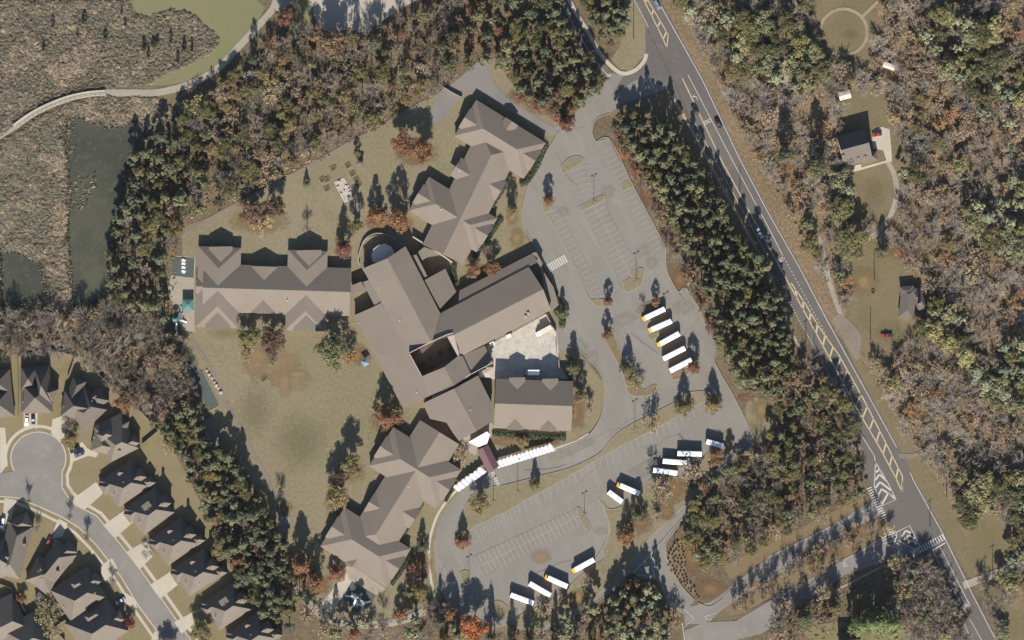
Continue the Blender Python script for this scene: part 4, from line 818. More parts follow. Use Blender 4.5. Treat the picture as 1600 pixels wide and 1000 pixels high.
def copy_thing(src, loc, rz, **kw):
    r = src.copy(); COL.objects.link(r); r.location = loc; r.rotation_euler = (0, 0, rz)
    for ch in src.children:
        c = ch.copy(); COL.objects.link(c); c.parent = r
        for g in ch.children:
            d = g.copy(); COL.objects.link(d); d.parent = c
    return tag(r, **kw)
def make_bus(hood=True, L=11.6):
    """front at +x, standing on z = 0"""
    r = empty('school_bus'); x1 = L / 2; xb = x1 - (1.5 if hood else 0.15); xr = -L / 2
    bm = bmesh.new(); add_box(bm, (xb + xr) / 2, 0, .45, 2.75, xb - xr, 2.45, 0, .1); finish(bm, 'body', M['bus_yellow'], r)
    bm = bmesh.new()
    pr = [(-1.22, 2.72), (1.22, 2.72), (1.16, 2.95), (.85, 3.08), (0, 3.12), (-.85, 3.08), (-1.16, 2.95)]
    A = [bm.verts.new((xr + .05, y, z)) for y, z in pr]; B = [bm.verts.new((xb - .02, y, z)) for y, z in pr]; n = len(pr)
    bm.faces.new(A); bm.faces.new(B[::-1])
    for i in range(n): bm.faces.new((A[i], A[(i + 1) % n], B[(i + 1) % n], B[i]))
    bmesh.ops.recalc_face_normals(bm, faces=bm.faces[:]); rf = finish(bm, 'roof', M['bus_white'], r)
    for x in (-L * .28, L * .12):
        bm = bmesh.new(); add_box(bm, x, 0, 3.1, 3.2, .62, .62, 0, .04); finish(bm, 'roof_hatch', M['metal'], rf)
    for i in range(7):
        bm = bmesh.new(); add_box(bm, xr + .8 + i * (xb - xr - 1.4) / 6, 0, 3.08, 3.15, .07, 1.9); finish(bm, 'roof_rib', M['metal'], rf)
    bm = bmesh.new(); extrude_profile(bm, [(xb - .2, 2.7), (xb - .2, 1.75), (xb + .03, 1.72), (xb + .02, 2.6)], 2.1); finish(bm, 'windshield', M['glass'], r)
    for s in (-1, 1):
        bm = bmesh.new(); add_box(bm, (xb + xr) / 2 - .2, s * 1.225, 1.75, 2.5, xb - xr - 1.4, .05); finish(bm, 'side_window', M['glass'], r)
        bm = bmesh.new(); add_box(bm, x1 - .2, s * 1.28, 1.9, 2.2, .12, .25, 0, .03); finish(bm, 'mirror', M['black'], r)
        for x in (x1 - (1.1 if hood else 2.2), xr + 2.9):
            o = link('wheel', WHEEL, r); o.location = (x, s * 1.05, .5); o.scale = (.5, .28, .5)
    if hood:
        bm = bmesh.new(); extrude_profile(bm, [(xb - .1, .55), (x1, .6), (x1 + .02, 1.3), (x1 - .25, 1.55), (xb - .1, 1.78)], 2.1, 0, .12)
        bmesh.ops.bevel(bm, geom=bm.edges[:], offset=.06, segments=2, affect='EDGES'); finish(bm, 'hood', M['bus_yellow'], r)
        for s in (-1, 1):
            bm = bmesh.new(); add_box(bm, x1 - 1.1, s * 1.08, .5, 1.15, 1.1, .35, 0, .12); finish(bm, 'fender', M['bus_yellow'], r)
    bm = bmesh.new(); add_box(bm, x1 + .04, 0, .45, .75, .2, 2.3, 0, .04); finish(bm, 'bumper', M['black'], r)
    bm = bmesh.new(); add_box(bm, xr - .05, 0, .45, .75, .18, 2.35, 0, .04); finish(bm, 'bumper', M['black'], r)
    return r
BZ = 0.19
protoA, protoB, protoC = make_bus(True), make_bus(False), make_bus(False, 8.2)
used = set()
def bus(a, b, proto, label, group):
    """a = front end, b = rear end (pixels)"""
    pa, pb = P(*a), P(*b); loc = ((pa.x + pb.x) / 2, (pa.y + pb.y) / 2, BZ); rz = math.atan2(pa.y - pb.y, pa.x - pb.x)
    kw = dict(label=label, cat='bus', group=group)
    if proto.name not in used:
        used.add(proto.name); proto.location = loc; proto.rotation_euler = (0, 0, rz); return tag(proto, **kw)
    return copy_thing(proto, loc, rz, **kw)
g1, g2, g3 = 'school buses in the slanted row in the middle of the lot', 'school buses parked head in against the tree island', 'school buses along the bottom edge of the lower lot'
bus((1003, 499), (1039, 482), protoA, 'white roofed school bus with yellow hood, topmost of the slanted row of five', g1)
bus((1010, 518), (1052, 500), protoA, 'white roofed school bus with yellow hood, second from the top of the slanted row', g1)
bus((1024, 541), (1064, 519), protoA, 'white roofed school bus with yellow hood, middle one of the slanted row of five', g1)
bus((1071, 543), (1035, 561), protoB, 'white roofed flat ended bus, fourth from the top of the slanted row', g1)
bus((1080, 562), (1047, 579), protoB, 'white roofed flat ended bus, lowest of the slanted row, beside the orange tree', g1)
bus((1130, 697), (1103, 689), protoC, 'short white roofed bus beside the island at the right end of the lower lot', g2)
bus((1096, 709), (1059, 708), protoB, 'white roofed bus parked square, uppermost of the three in echelon', g2)
bus((1074, 723), (1035, 720), protoB, 'white roofed bus parked square, middle of the three in echelon', g2)
bus((1058, 739), (1021, 734), protoB, 'white roofed bus parked square, lowest of the three in echelon', g2)
bus((975, 786), (948, 766), protoC, 'white roofed bus without a hood in the pair by the conifers', g2)
bus((964, 756), (999, 771), protoA, 'white roofed bus with yellow hood in the pair by the conifers', g2)
bus((891, 894), (931, 872), protoA, 'yellow hooded bus parked alone on the lower right edge of the bottom lot', g3)
bus((849, 899), (889, 917), protoA, 'yellow hooded bus of the three nose to kerb at the bottom lot', g3)
bus((862, 931), (826, 910), protoB, 'flat ended white roofed bus, middle of the three at the bottom lot', g3)
bus((836, 943), (796, 928), protoB, 'flat ended white roofed bus, lowest of the three at the bottom lot', g3)

PAINT = {k: plain('paint_' + k, c, 0.35, spec=0.5, grain=0.02) for k, c in dict(white=(.7, .7, .69, 1), black=(.02, .02, .022, 1), grey=(.09, .1, .12, 1), red=(.22, .03, .025, 1), silver=(.4, .42, .44, 1), slate=(.14, .16, .2, 1)).items()}
def car(x, y, ang, paint, label, L=4.8, van=False, cat='car', pickup=False, name='car', z=BZ):
    """ang: heading in picture degrees, clockwise from east"""
    r = empty(name, P(x, y, z), -math.radians(ang), label=label, cat=cat); h = L / 2; W = 1.85
    bm = bmesh.new(); extrude_profile(bm, [(-h, .35), (h, .35), (h + .02, .7), (h - .15, .88), (h * .42, 1.0), (-h * .9, 1.02), (-h, .85)], W, 0, .08)
    bmesh.ops.bevel(bm, geom=bm.edges[:], offset=.07, segments=2, affect='EDGES'); finish(bm, 'body', PAINT[paint], r)
    f0, f1, b1, b0 = h * .45, h * .12, -h * (.82 if van else .48), -h * (.95 if van else .82)
    if pickup: b1, b0 = -h * .1, -h * .16
    bm = bmesh.new(); extrude_profile(bm, [(b0, .98), (f0, .98), (f1, 1.42), (b1, 1.42)], W - .12, 0, .2); finish(bm, 'cabin_window', M['glass'], r)
    bm = bmesh.new(); extrude_profile(bm, [(b1 - .08, 1.4), (f1 + .06, 1.4), (f1 - .1, 1.5 if not van else 1.6), (b1 + .1, 1.5 if not van else 1.6)], W - .5, 0, .1); finish(bm, 'roof', PAINT[paint], r)
    if pickup:
        bm = bmesh.new(); add_box(bm, -h * .58, 0, .95, 1.03, h * .72, W - .35); finish(bm, 'load_bed', M['black'], r)
    for s in (-1, 1):
        for xx in (h * .62, -h * .6):
            o = link('wheel', WHEEL, r); o.location = (xx, s * .8, .33); o.scale = (.33, .22, .33)
        bm = bmesh.new(); add_box(bm, h - .08, s * .62, .62, .78, .12, .36, 0, .02); finish(bm, 'headlight', M['trim'], r)
    return r
car(1026.5, 7, 62, 'slate', 'dark blue grey car on the main road at the top edge', 5.0, True)
car(1086, 172, 243, 'black', 'black car waiting in the left lane of the main road', 5.0)
car(1122, 193, 62, 'black', 'black car in the right lane beside the ONLY lettering')
car(1187, 364, 243, 'white', 'white car in the left lane of the main road')
car(42, 657, 92, 'white', 'white car on the drive north of the cul-de-sac'); car(52, 655, 88, 'black', 'black car on the drive north of the cul-de-sac')
car(117, 703, 155, 'black', 'black car parked on the cul-de-sac drive, left of a grey car'); car(124, 710, 155, 'grey', 'dark grey car parked on the cul-de-sac drive beside a black one')
car(4.5, 817, 100, 'white', 'white van on the drive at the left edge', 5.2, True, 'van'); car(76, 847, 112, 'red', 'red car on a shaded drive west of the street'); car(85, 853, 112, 'silver', 'silver car in roof shadow beside the red car')
car(188, 939, 150, 'silver', 'silver car at the end of a drive west of the street'); car(1370, 210, 170, 'red', 'red car parked beside the dormer house', 4.6)
car(1385, 524, 178, 'red', 'red pickup with white cargo cover on the grass of the clearing', 5.4, False, 'pickup', True, 'pickup_truck')
def truck(x, y, ang, L, W, H, cab, box, label, cat='truck'):
    r = empty('box_truck', P(x, y, BZ), -math.radians(ang), label=label, cat=cat); h = L / 2
    bm = bmesh.new(); add_box(bm, -1.1, 0, .9, H, L - 2.2, W, 0, .06); bx = finish(bm, 'cargo_box', M[box], r)
    bm = bmesh.new(); extrude_profile(bm, [(h - 2.1, .5), (h, .5), (h, 1.2), (h - .6, 1.4), (h - .9, 2.2), (h - 2.1, 2.25)], W - .25, 0, .1); finish(bm, 'cab', M[cab], r)
    bm = bmesh.new(); extrude_profile(bm, [(h - .55, 1.42), (h - .5, 1.45), (h - .8, 2.1), (h - .9, 2.1)], W - .5, 0, .1); finish(bm, 'windshield', M['glass'], r)
    for s in (-1, 1):
        for xx in (h - 1.1, -h + 1.6):
            o = link('wheel', WHEEL, r); o.location = (xx, s * (W / 2 - .15), .48); o.scale = (.48, .28, .48)
    return r
truck(850, 517, 152, 8.0, 2.4, 3.0, 'bus_white', 'greyroof', 'box truck with grey box and white cab in the service yard')
truck(830, 582, 180, 7.6, 2.5, 3.2, 'metal', 'bus_white', 'white box truck in the shaded yard behind the media block')

# ------------------------------------------------------------ poles, posts, yard things
def light_pole(x, y, h, label, arms=2, rz=0.5, z=.36):
    r = empty('lamp_post', P(x, y, 0), rz, label=label, cat='lamp post', group='parking lot lamp posts')
    bm = bmesh.new(); add_tube(bm, (0, 0, 0), (0, 0, .85), .3, .28, 10); finish(bm, 'base', M['conc'], r)
    bm = bmesh.new(); add_tube(bm, (0, 0, .8), (0, 0, h), .13, .08, 8); finish(bm, 'pole', M['pole'], r)
    for k in range(arms):
        s = 1 if k == 0 else -1
        bm = bmesh.new(); add_tube(bm, (0, 0, h - .15), (s * .6, 0, h), .05, .05, 5); add_box(bm, s * 1.0, 0, h - .06, h + .16, .85, .5, 0, .05); finish(bm, 'lamp_head', M['pole'], r)
    return r
light_pole(928, 315, 7.6, 'twin headed lamp post on the long island in the upper lot'); light_pole(994, 437, 7.8, 'twin headed lamp post on the notched island in the upper lot'); light_pole(1040, 488, 5.6, 'twin headed lamp post beside the topmost slanted bus')
light_pole(992, 669, 8.0, 'twin headed lamp post on the grass bank beside the bus lane'); light_pole(809, 768, 12.0, 'tall slim lamp post at the end of the short footpath', 1); light_pole(771, 783, 7.0, 'lamp post left of the crossing walk', 1)
light_pole(733, 910, 7.6, 'lamp post on the small oval island', 2); light_pole(913, 803, 6.2, 'twin headed lamp post on the slim island in the lower lot'); light_pole(1054, 851, 3.4, 'single headed lamp post beside the painted triangle', 1); light_pole(329, 686, 3.4, 'single lamp post on the tan pad west of the lawn', 1)
def power_pole(x, y, h, label, rz=0.0, arm=True):
    r = empty('utility_pole', P(x, y, 0), rz, label=label, cat='utility pole', group='timber utility poles along the roads')
    bm = bmesh.new(); add_tube(bm, (0, 0, 0), (0, 0, h), .19, .12, 8); finish(bm, 'pole', M['wood'], r)
    if arm:
        bm = bmesh.new(); add_box(bm, 0, 0, h - .75, h - .6, 2.4, .12); ca = finish(bm, 'crossarm', M['wood'], r)
        for k in (-1.1, 0.4, 1.1):
            bm = bmesh.new(); add_tube(bm, (k, 0, h - .6), (k, 0, h - .42), .06, .04, 6); finish(bm, 'insulator', M['trim'], ca)
    return r
for i, (x, y, h, a, lab) in enumerate(((990, 62, 12.5, True, 'timber pole on the grass point at the northern junction'), (1259, 552, 10, True, 'timber pole left of the ladder median, nearer the wood'), (1272, 557, 10, True, 'timber pole left of the ladder median, nearer the road'), (1360, 531, 9.5, False, 'plain pole in the clearing left of the red pickup'),
        (1394, 575, 10, True, 'timber pole in the clearing below the red pickup'), (1366, 437, 9, False, 'plain pole on the brown lawn of the southern clearing'), (1539, 922, 10, True, 'timber pole beside the gravel lane, left of another'), (1551, 915, 12, True, 'timber pole beside the gravel lane, right of another'), (1479, 776, 9, True, 'timber pole on the verge above the ladder crossing'), (1156, 300, 8, False, 'plain pole in shade between the pine belt and the road'), (1453, 822, 8, True, 'signal pole beside the ladder crossing'))):
    power_pole(x, y, h, lab, 0.5, a)
# raised garden beds around the patio
def bed(x, y, w, l, rz, label):
    r = empty('raised_bed', P(x, y, 0), rz, label=label, cat='garden bed', group='timber garden beds on the lawn')
    for (cx, cy, sx, sy) in ((0, -l / 2, w, .18), (0, l / 2, w, .18), (-w / 2, 0, .18, l - .2), (w / 2, 0, .18, l - .2)):
        bm = bmesh.new(); add_box(bm, cx, cy, 0, .4, sx, sy); finish(bm, 'board', M['timber'], r)
    bm = bmesh.new(); add_box(bm, 0, 0, .05, .3, w - .2, l - .2); finish(bm, 'soil', M['soil'], r); return r
bz = math.radians(32)
for (x, y, lab) in ((511, 281, 'timber bed left of the patio, lower of two'), (503, 285, 'weedy timber bed left of the patio, upper of two') if False else (504, 281, 'weedy timber bed left of the patio, outermost'), (521, 263, 'timber bed with dry stalks above the patio'), (544, 259, 'timber bed above the patio nearest the kiosk'), (551, 272, 'pale gridded timber bed right of the patio'), (557, 281, 'dark soiled timber bed right of the patio, upper'), (561, 289, 'dark soiled timber bed right of the patio, lower'), (511, 295, 'small timber bed left of the patio, lowest')):
    bed(x, y, 2.6, 2.0, bz, lab)
pt = empty('garden_patio', P(534, 297, 0), label='pale stone garden patio with timber edging and stone seats', cat='patio')
inv = Matrix.Translation(-pt.location)
for pl in ([(516, 283), (537, 318)], [(538, 279), (556, 305)], [(522, 286), (541, 314)]):
    o = ribbon('edging_board', pl, .8, M['timber'], .3, pt, h=.3); o.matrix_parent_inverse = inv
o = sheet('paving', [(521, 285), (538, 277), (551, 300), (549, 312), (538, 318)], M['stone'], .24, pt); o.matrix_parent_inverse = inv
rr = random.Random(5)
for (x, y) in ((530, 284), (541, 291), (545, 296), (547, 301), (538, 299), (528, 292), (533, 303), (544, 309)):
    bm = bmesh.new(); p = P(x, y); add_box(bm, p.x, p.y, .2, .7, rr.uniform(.8, 1.5), rr.uniform(.7, 1.1), rr.uniform(0, 3), .08); o = finish(bm, 'stone_seat', M['stone'], pt); o.matrix_parent_inverse = inv
# shade canopies
def shade(x, y, w, h, mat, label, rz=0.0):
    r = empty('shade_canopy', P(x, y, 0), rz, label=label, cat='shade canopy')
    c = w / 2; V = [(-c, -c, h), (c, -c, h), (c, c, h), (-c, c, h), (0, 0, h + .9)]
    from_lists('fabric_top', V, [(0, 1, 4), (1, 2, 4), (2, 3, 4), (3, 0, 4)], M[mat], r)
    for sx in (-1, 1):
        for sy in (-1, 1):
            bm = bmesh.new(); add_tube(bm, (sx * c * .96, sy * c * .96, 0), (sx * c * .96, sy * c * .96, h), .07, .07, 6); finish(bm, 'post', M['metal'], r)
    return r
shade(294, 476.5, 5.2, 3.0, 'teal', 'teal pyramid shade canopy beside the west wing'); shade(571, 566, 3.2, 2.6, 'blue', 'pale blue shade canopy beside the main hall', .5)
# playgrounds
def play_set(x, y, rz, label, k=1.0):
    r = empty('play_structure', P(x, y, 0.1), rz, label=label, cat='playground')
    def part(nm, mat, fn): b = bmesh.new(); fn(b); return finish(b, nm, M[mat], r)
    part('deck', 'metal', lambda b: add_box(b, 0, 0, 1.4, 1.55, 3.2 * k, 2.6 * k)); part('deck', 'metal', lambda b: add_box(b, 3.2 * k, -1.2, 1.1, 1.25, 2.4, 2.0))
    part('tower_roof', 'teal', lambda b: bmesh.ops.create_cone(b, cap_ends=True, segments=6, radius1=1.7, radius2=.1, depth=1.0, matrix=Matrix.Translation((0, .4, 3.9))))
    for sx in (-1.5, 1.5):
        for sy in (-1.2, 1.2): part('post', 'metal', lambda b: add_tube(b, (sx * k, sy * k, 0), (sx * k, sy * k, 3.4), .07, .07, 6))
    def slide(b, x0, y0, x1, y1):
        d = Vector((x1 - x0, y1 - y0, 0)).normalized(); nn = Vector((-d.y, d.x, 0)) * .42
        a, c = Vector((x0, y0, 1.6)), Vector((x1, y1, .25)); vs = []
        for p in (a, c):
            for o, dz in ((-1, .22), (-.8, 0), (.8, 0), (1, .22)): vs.append(b.verts.new(p + nn * o + Vector((0, 0, dz))))
        for i in range(3): b.faces.new((vs[i], vs[i + 1], vs[5 + i], vs[4 + i]))
    part('slide', 'whiteroof', lambda b: slide(b, 0, -1.3, .2, -5.0)); part('slide', 'whiteroof', lambda b: slide(b, -1.7, -.6, -4.8, -1.6)); part('slide', 'whiteroof', lambda b: slide(b, 4.2, -1.0, 6.6, .8))
    part('climber', 'metal', lambda b: [add_tube(b, (-1.4 - i * .5, 1.3 + i * .9, 1.8 - .15 * i), (-.6 - i * .5, 1.3 + i * .9, 1.8 - .15 * i), .05, .05, 5) for i in range(7)] and None)
    return r
play_set(558, 933, math.radians(-25), 'play tower with white slides on the dark green pad south of the wing')
play_set(276, 499, math.radians(70), 'small white topped play tower beside the west wing', .8)
def picnic(x, y, rz, label, n=3):
    r = empty('picnic_table', P(x, y, 0.1), rz, label=label, cat='picnic table', group='tables on the court beside the west wing')
    b = bmesh.new(); add_box(b, 0, 0, .7, .78, 1.8, .8, 0, .02); finish(b, 'table_top', M['trim'], r)
    for s in (-1, 1):
        b = bmesh.new(); add_box(b, 0, s * .75, .42, .48, 1.8, .28); finish(b, 'bench', M['trim'], r)
    b = bmesh.new(); add_box(b, 0, 0, .0, .7, .12, 1.5); finish(b, 'frame', M['metal'], r)
for i, (y, w) in enumerate(((407, 'topmost'), (412, 'second'), (418, 'third'), (424, 'lowest'))): picnic(287, y, math.radians(-35), 'pale table on the green court, %s of four in a row' % w)
# boulders along the rubber strip, dumpsters, walls of the service yard
rr = random.Random(9)
def boulder(x, y, r0, label, group):
    b = bmesh.new(); bmesh.ops.create_icosphere(b, subdivisions=2, radius=r0)
    for v in b.verts: v.co *= rr.uniform(.8, 1.15); v.co.z *= .6
    o = finish(b, 'boulder', M['stone']); o.location = P(x, y, .15 + r0 * .3); tag(o, label, 'boulder', group)
for (x, y, r0) in ((323, 579, .6), (327, 585, .8), (331, 590, .7), (335, 597, .7), (338, 602, .9), (341, 606, .6), (345, 613, .9)): boulder(x, y, r0, 'pale boulder in the line beside the dark green rubber strip', 'pale boulders beside the rubber strip')
def dumpster(x, y, rz, mat, label):
    r = empty('dumpster', P(x, y, .15), rz, label=label, cat='dumpster')
    b = bmesh.new(); add_box(b, 0, 0, 0, 1.3, 2.2, 1.5, 0, .05, 0, 1.06); finish(b, 'bin', M[mat], r); b = bmesh.new(); add_box(b, 0, .05, 1.3, 1.38, 2.3, 1.5, 0, .02); finish(b, 'lid', M['trim'], r)
dumpster(769, 537, .45, 'metal', 'grey lidded dumpster against the hall, upper one'); dumpster(795, 525, .45, 'conc', 'pale dumpster against the auditorium wall')
bt = empty('yard_canopy', P(760, 583, 0), label='small beige canopy in the corner of the service yard', cat='canopy')
from_lists('canopy_top', [(-3.4, -2, 3), (3.4, -2, 3), (3.2, 2.6, 3), (-3.4, 1, 3), (0, .2, 3.4)], [(0, 1, 4), (1, 2, 4), (2, 3, 4), (3, 0, 4)], M['stone'], bt)
for (x, y) in ((-3, -1.6), (3, -1.6), (2.9, 2.2)):
    b = bmesh.new(); add_tube(b, (x, y, 0), (x, y, 3), .08, .08, 6); finish(b, 'post', M['metal'], bt)
def wall_thing(pl, w, h, mat, label, name='screen_wall', cat='wall'):
    o = ribbon(name, pl, w, M[mat], h, h=h + .2); tag(o, label, cat)
wall_thing([(853, 491), (860, 505), (868, 519)], 1.3, 2.4, 'pink', 'pale curved wall beside the box truck in the service yard'); wall_thing([(868.5, 536), (870, 558)], .9, 2.2, 'wall', 'brown screen wall at the mouth of the service yard'); wall_thing([(873, 562), (874, 582)], 1.0, 2.2, 'pink', 'short pale wall at the shaded end of the service yard')
wall_thing([(862, 484), (873, 477)], .8, 1.2, 'pink', 'low pale wall at the auditorium entrance')
# boardwalk
bw = smooth_pts([(23, 198), (50, 179), (80, 164), (110, 153), (140, 147), (165, 145)], False, 4)
br = empty('boardwalk', P(95, 165, 0), label='pale curved boardwalk with railings crossing the marsh', cat='boardwalk'); inv = Matrix.Translation(-br.location)
def bpart(o): o.parent = br; o.matrix_parent_inverse = inv
bpart(ribbon('deck', bw, 9, M['conc'], 1.1, h=.5))
for s in (-1, 1):
    rail = ribbon_pts(bw, 8.4)[0 if s < 0 else 1]
    bpart(ribbon('rail', rail, .3, M['timber'], 2.05, h=.12)); bpart(ribbon('rail', rail, .25, M['timber'], 1.6, h=.08))
    for (x, y, dx, dy) in along(rail, 8): 
        p = P(x, y); o = link('post', POSTM, None); o.scale = (1.4, 1.4, .72); o.location = (p.x, p.y, 0.02); bpart(o)
# fences
def fence(pl, h, mat, label, step=8, w=.35):
    root = empty('fence', P(*pl[0], 0), label=label, cat='fence'); inv = Matrix.Translation(-root.location)
    o = ribbon('panel', pl, w, M[mat], h, h=h - .1); o.parent = root; o.matrix_parent_inverse = inv
    for (x, y, dx, dy) in along(pl, step):
        p = P(x, y); o = link('post', POSTM, root); o.matrix_parent_inverse = inv; o.location = (p.x, p.y, 0); o.scale = (1.2, 1.2, (h + .15) / 2.95)
M['fencewood'] = plain('grey_fence_board', (0.16, 0.125, 0.1, 1), 0.9, grain=0.2)
fence([(29, 650), (29, 620), (28, 558)], 1.8, 'fencewood', 'timber fence between the two houses north of the cul-de-sac'); fence([(29, 556), (80, 548)], 1.8, 'fencewood', 'timber fence behind the grey house at the bare wood')
fence([(80, 548), (118, 555), (106, 590)], 1.8, 'fencewood', 'timber fence around the sunny lawn corner'); fence([(142, 568), (158, 588), (172, 600)], 1.8, 'fencewood', 'timber fence behind the four peaked house')
fence([(218, 640), (248, 672), (222, 694)], 1.8, 'fencewood', 'timber fence around the lawn of the flat topped house'); fence([(84, 980), (112, 962)], 1.8, 'fencewood', 'timber fence between the two lower houses west of the street')
fence([(0, 912), (16, 918), (24, 928), (48, 968)], 1.8, 'fencewood', 'timber fence behind the red leaved garden tree'); fence([(88, 984), (101, 1000)], 1.8, 'fencewood', 'short timber fence at the bottom edge by the gardens')
fence(smooth_pts([(692, 135), (706, 144), (722, 152)], False, 2), 1.6, 'metal', 'pale gate fence across the service lane north of the school')
fence([(606, 920), (608, 958)], 1.2, 'metal', 'thin fence running south from the lower wing')
# mailbox, bin and small fire ring
for (x, y, lab) in ((1364, 455, 'dark round fire ring on the southern clearing'),):
    b = bmesh.new(); bmesh.ops.create_cone(b, cap_ends=False, segments=16, radius1=.9, radius2=.8, depth=.5, matrix=Matrix.Translation((0, 0, .25))); bmesh.ops.create_circle(b, cap_ends=True, segments=16, radius=.8, matrix=Matrix.Translation((0, 0, .12)))
    o = finish(b, 'fire_ring', M['black']); o.location = P(x, y, .1); tag(o, lab, 'fire ring')
# ------------------------------------------------------------ trees: a few crowns of each kind, then copies
def card(V, F, c, nrm, sx, sy, spin):
    n = nrm.normalized(); u = n.orthogonal().normalized(); v = n.cross(u)
    cs, sn = math.cos(spin), math.sin(spin); a = (u * cs + v * sn) * sx; b = (v * cs - u * sn) * sy
    i = len(V); V += [c - a - b * .6, c + a * .7 - b, c + a + b * .7, c - a * .6 + b]; F.append((i, i + 1, i + 2, i + 3))
def rdir(r, up=0.0):
    while True:
        d = Vector((r.uniform(-1, 1), r.uniform(-1, 1), r.uniform(-1, 1)))
        if .05 < d.length < 1: d.normalize(); d.z += up; return d.normalized()
def crown_broad(seed, ncl=34, per=34, shape='round', size=.105, spread=.2, core=.35):
    """unit crown: radius 1, from z = 0 to z = 1.8; lumps of small leaf faces with gaps between"""
    r = random.Random(seed); V = []; F = []
    for i in range(ncl):
        d = rdir(r, .25); rad = r.uniform(core, .84)
        if shape == 'round': c = Vector((d.x * rad, d.y * rad, .9 + d.z * rad * .85))
        elif shape == 'cone':
            h = r.uniform(0, 1) ** 1.25; a = r.uniform(0, 2 * math.pi); q = (1 - h) * .92 * r.uniform(.45, 1) + .03; c = Vector((math.cos(a) * q, math.sin(a) * q, h * 1.75 + .05))
        else:
            h = r.uniform(0, 1); a = r.uniform(0, 2 * math.pi); q = math.sin(math.pi * (h * .8 + .15)) * .8 * r.uniform(.5, 1); c = Vector((math.cos(a) * q, math.sin(a) * q, h * 1.8))
        cr = spread * r.uniform(.75, 1.35)
        for k in range(per):
            e = rdir(r, .1); p = c + e * cr * r.uniform(.5, 1.0)
            card(V, F, p, (e + rdir(r) * .7), size * r.uniform(.6, 1.25), size * r.uniform(.5, 1.0), r.uniform(0, 6.3))
    return V, F
def crown_pine(seed):
    """tufted plates of needles at the ends of whorled limbs"""
    r = random.Random(seed); V = []; F = []
    for i in range(30):
        h = r.uniform(0, 1); a = r.uniform(0, 6.3); q = (1 - h ** 1.6) * r.uniform(.35, .88) + .04; c = Vector((math.cos(a) * q, math.sin(a) * q, .2 + h * 1.5))
        cr = r.uniform(.17, .27)
        for k in range(30):
            e = rdir(r, .35); p = c + Vector((e.x, e.y, e.z * .7)) * cr * r.uniform(.4, 1)
            card(V, F, p, e + rdir(r) * .55 + Vector((0, 0, .2)), .085 * r.uniform(.7, 1.3), .06 * r.uniform(.7, 1.2), r.uniform(0, 6.3))
    return V, F
def crown_bare(seed, twigs=620, leafy=0):
    """limbs that fork three times into thin twigs"""
    r = random.Random(seed); V = []; F = []
    def stick(a, b, w0, w1):
        d = (b - a); u = d.orthogonal().normalized(); v = d.cross(u).normalized()
        for q in (u, v):
            i = len(V); V.extend([a - q * w0, a + q * w0, b + q * w1, b - q * w1]); F.append((i, i + 1, i + 2, i + 3))
    ends = []
    for i in range(11):
        a = Vector((0, 0, r.uniform(0, .55))); ang = i * 2.4 + r.uniform(-.4, .4); el = r.uniform(.35, 1.2); L = r.uniform(.6, .95)
        b = a + Vector((math.cos(ang) * math.cos(el), math.sin(ang) * math.cos(el), math.sin(el))) * L; stick(a, b, .03, .015)
        for j in range(6):
            t = r.uniform(.3, 1); c = a.lerp(b, t); e = c + (rdir(r, .35) * .75 + (b - a).normalized() * .45) * r.uniform(.25, .5); stick(c, e, .014, .007); ends.append((c, e))
    for i in range(twigs):
        c, e = r.choice(ends); p = c.lerp(e, r.uniform(.2, 1)); f = p + (rdir(r, .2) + (e - c).normalized() * .7) * r.uniform(.1, .24); stick(p, f, .0085, .004)
    for i in range(leafy):
        c, e = r.choice(ends); p = e + rdir(r) * r.uniform(0, .22); card(V, F, p, rdir(r, .3), .05 * r.uniform(.6, 1.2), .05, r.uniform(0, 6))
    return V, F
def mk(name, vf, mat):
    me = bpy.data.meshes.new(name); me.from_pydata([tuple(v) for v in vf[0]], [], vf[1]); me.materials.append(M[mat]); me.update(); return me
CR = {'pine': [mk('crown', crown_pine(i), 'needle') for i in range(6)],
      'broad': [mk('crown', crown_broad(20 + i, 44, 62, 'round', .052, .23), 'leaf') for i in range(5)],
      'cone': [mk('crown', crown_broad(40 + i, 64, 46, 'cone', .05, .2), 'leaf') for i in range(4)],
      'oval': [mk('crown', crown_broad(60 + i, 50, 54, 'oval', .05, .2), 'leaf') for i in range(4)],
      'bare': [mk('crown', crown_bare(80 + i, 560), 'twig') for i in range(5)],
      'thin': [mk('crown', crown_bare(90 + i, 380, 420), 'twig') for i in range(5)]}
def trunk_mesh(seed, limbs=5):
    r = random.Random(seed); bm = bmesh.new()
    pts = [Vector((0, 0, -.05)), Vector((r.uniform(-.02, .02), r.uniform(-.02, .02), .4)), Vector((r.uniform(-.03, .03), r.uniform(-.03, .03), .9))]
    add_tube(bm, pts[0], pts[1], .03, .022, 6); add_tube(bm, pts[1], pts[2], .022, .008, 6)
    for i in range(limbs):
        z = r.uniform(.4, .75); a = i * 2.4; q = pts[1].lerp(pts[2], (z - .4) / .5); add_tube(bm, q, q + Vector((math.cos(a) * .16, math.sin(a) * .16, .12)), .011, .004, 4)
    me = bpy.data.meshes.new('trunk'); bm.to_mesh(me); bm.free(); me.materials.append(M['bark']); return me
TR = [trunk_mesh(i) for i in range(4)]
RT = random.Random(77)
NAMES = dict(pine='pine_tree', broad='broadleaf_tree', cone='conical_tree', oval='oval_tree', bare='bare_tree', thin='thin_leaved_tree')
CATS = dict(pine='pine', broad='leafy tree', cone='conical tree', oval='tree', bare='bare tree', thin='thin leaved tree')
def jit(c, v=.14):
    k = RT.uniform(1 - v, 1 + v); return (c[0] * k * RT.uniform(.97, 1.03), c[1] * k, c[2] * k * RT.uniform(.95, 1.05), 1)
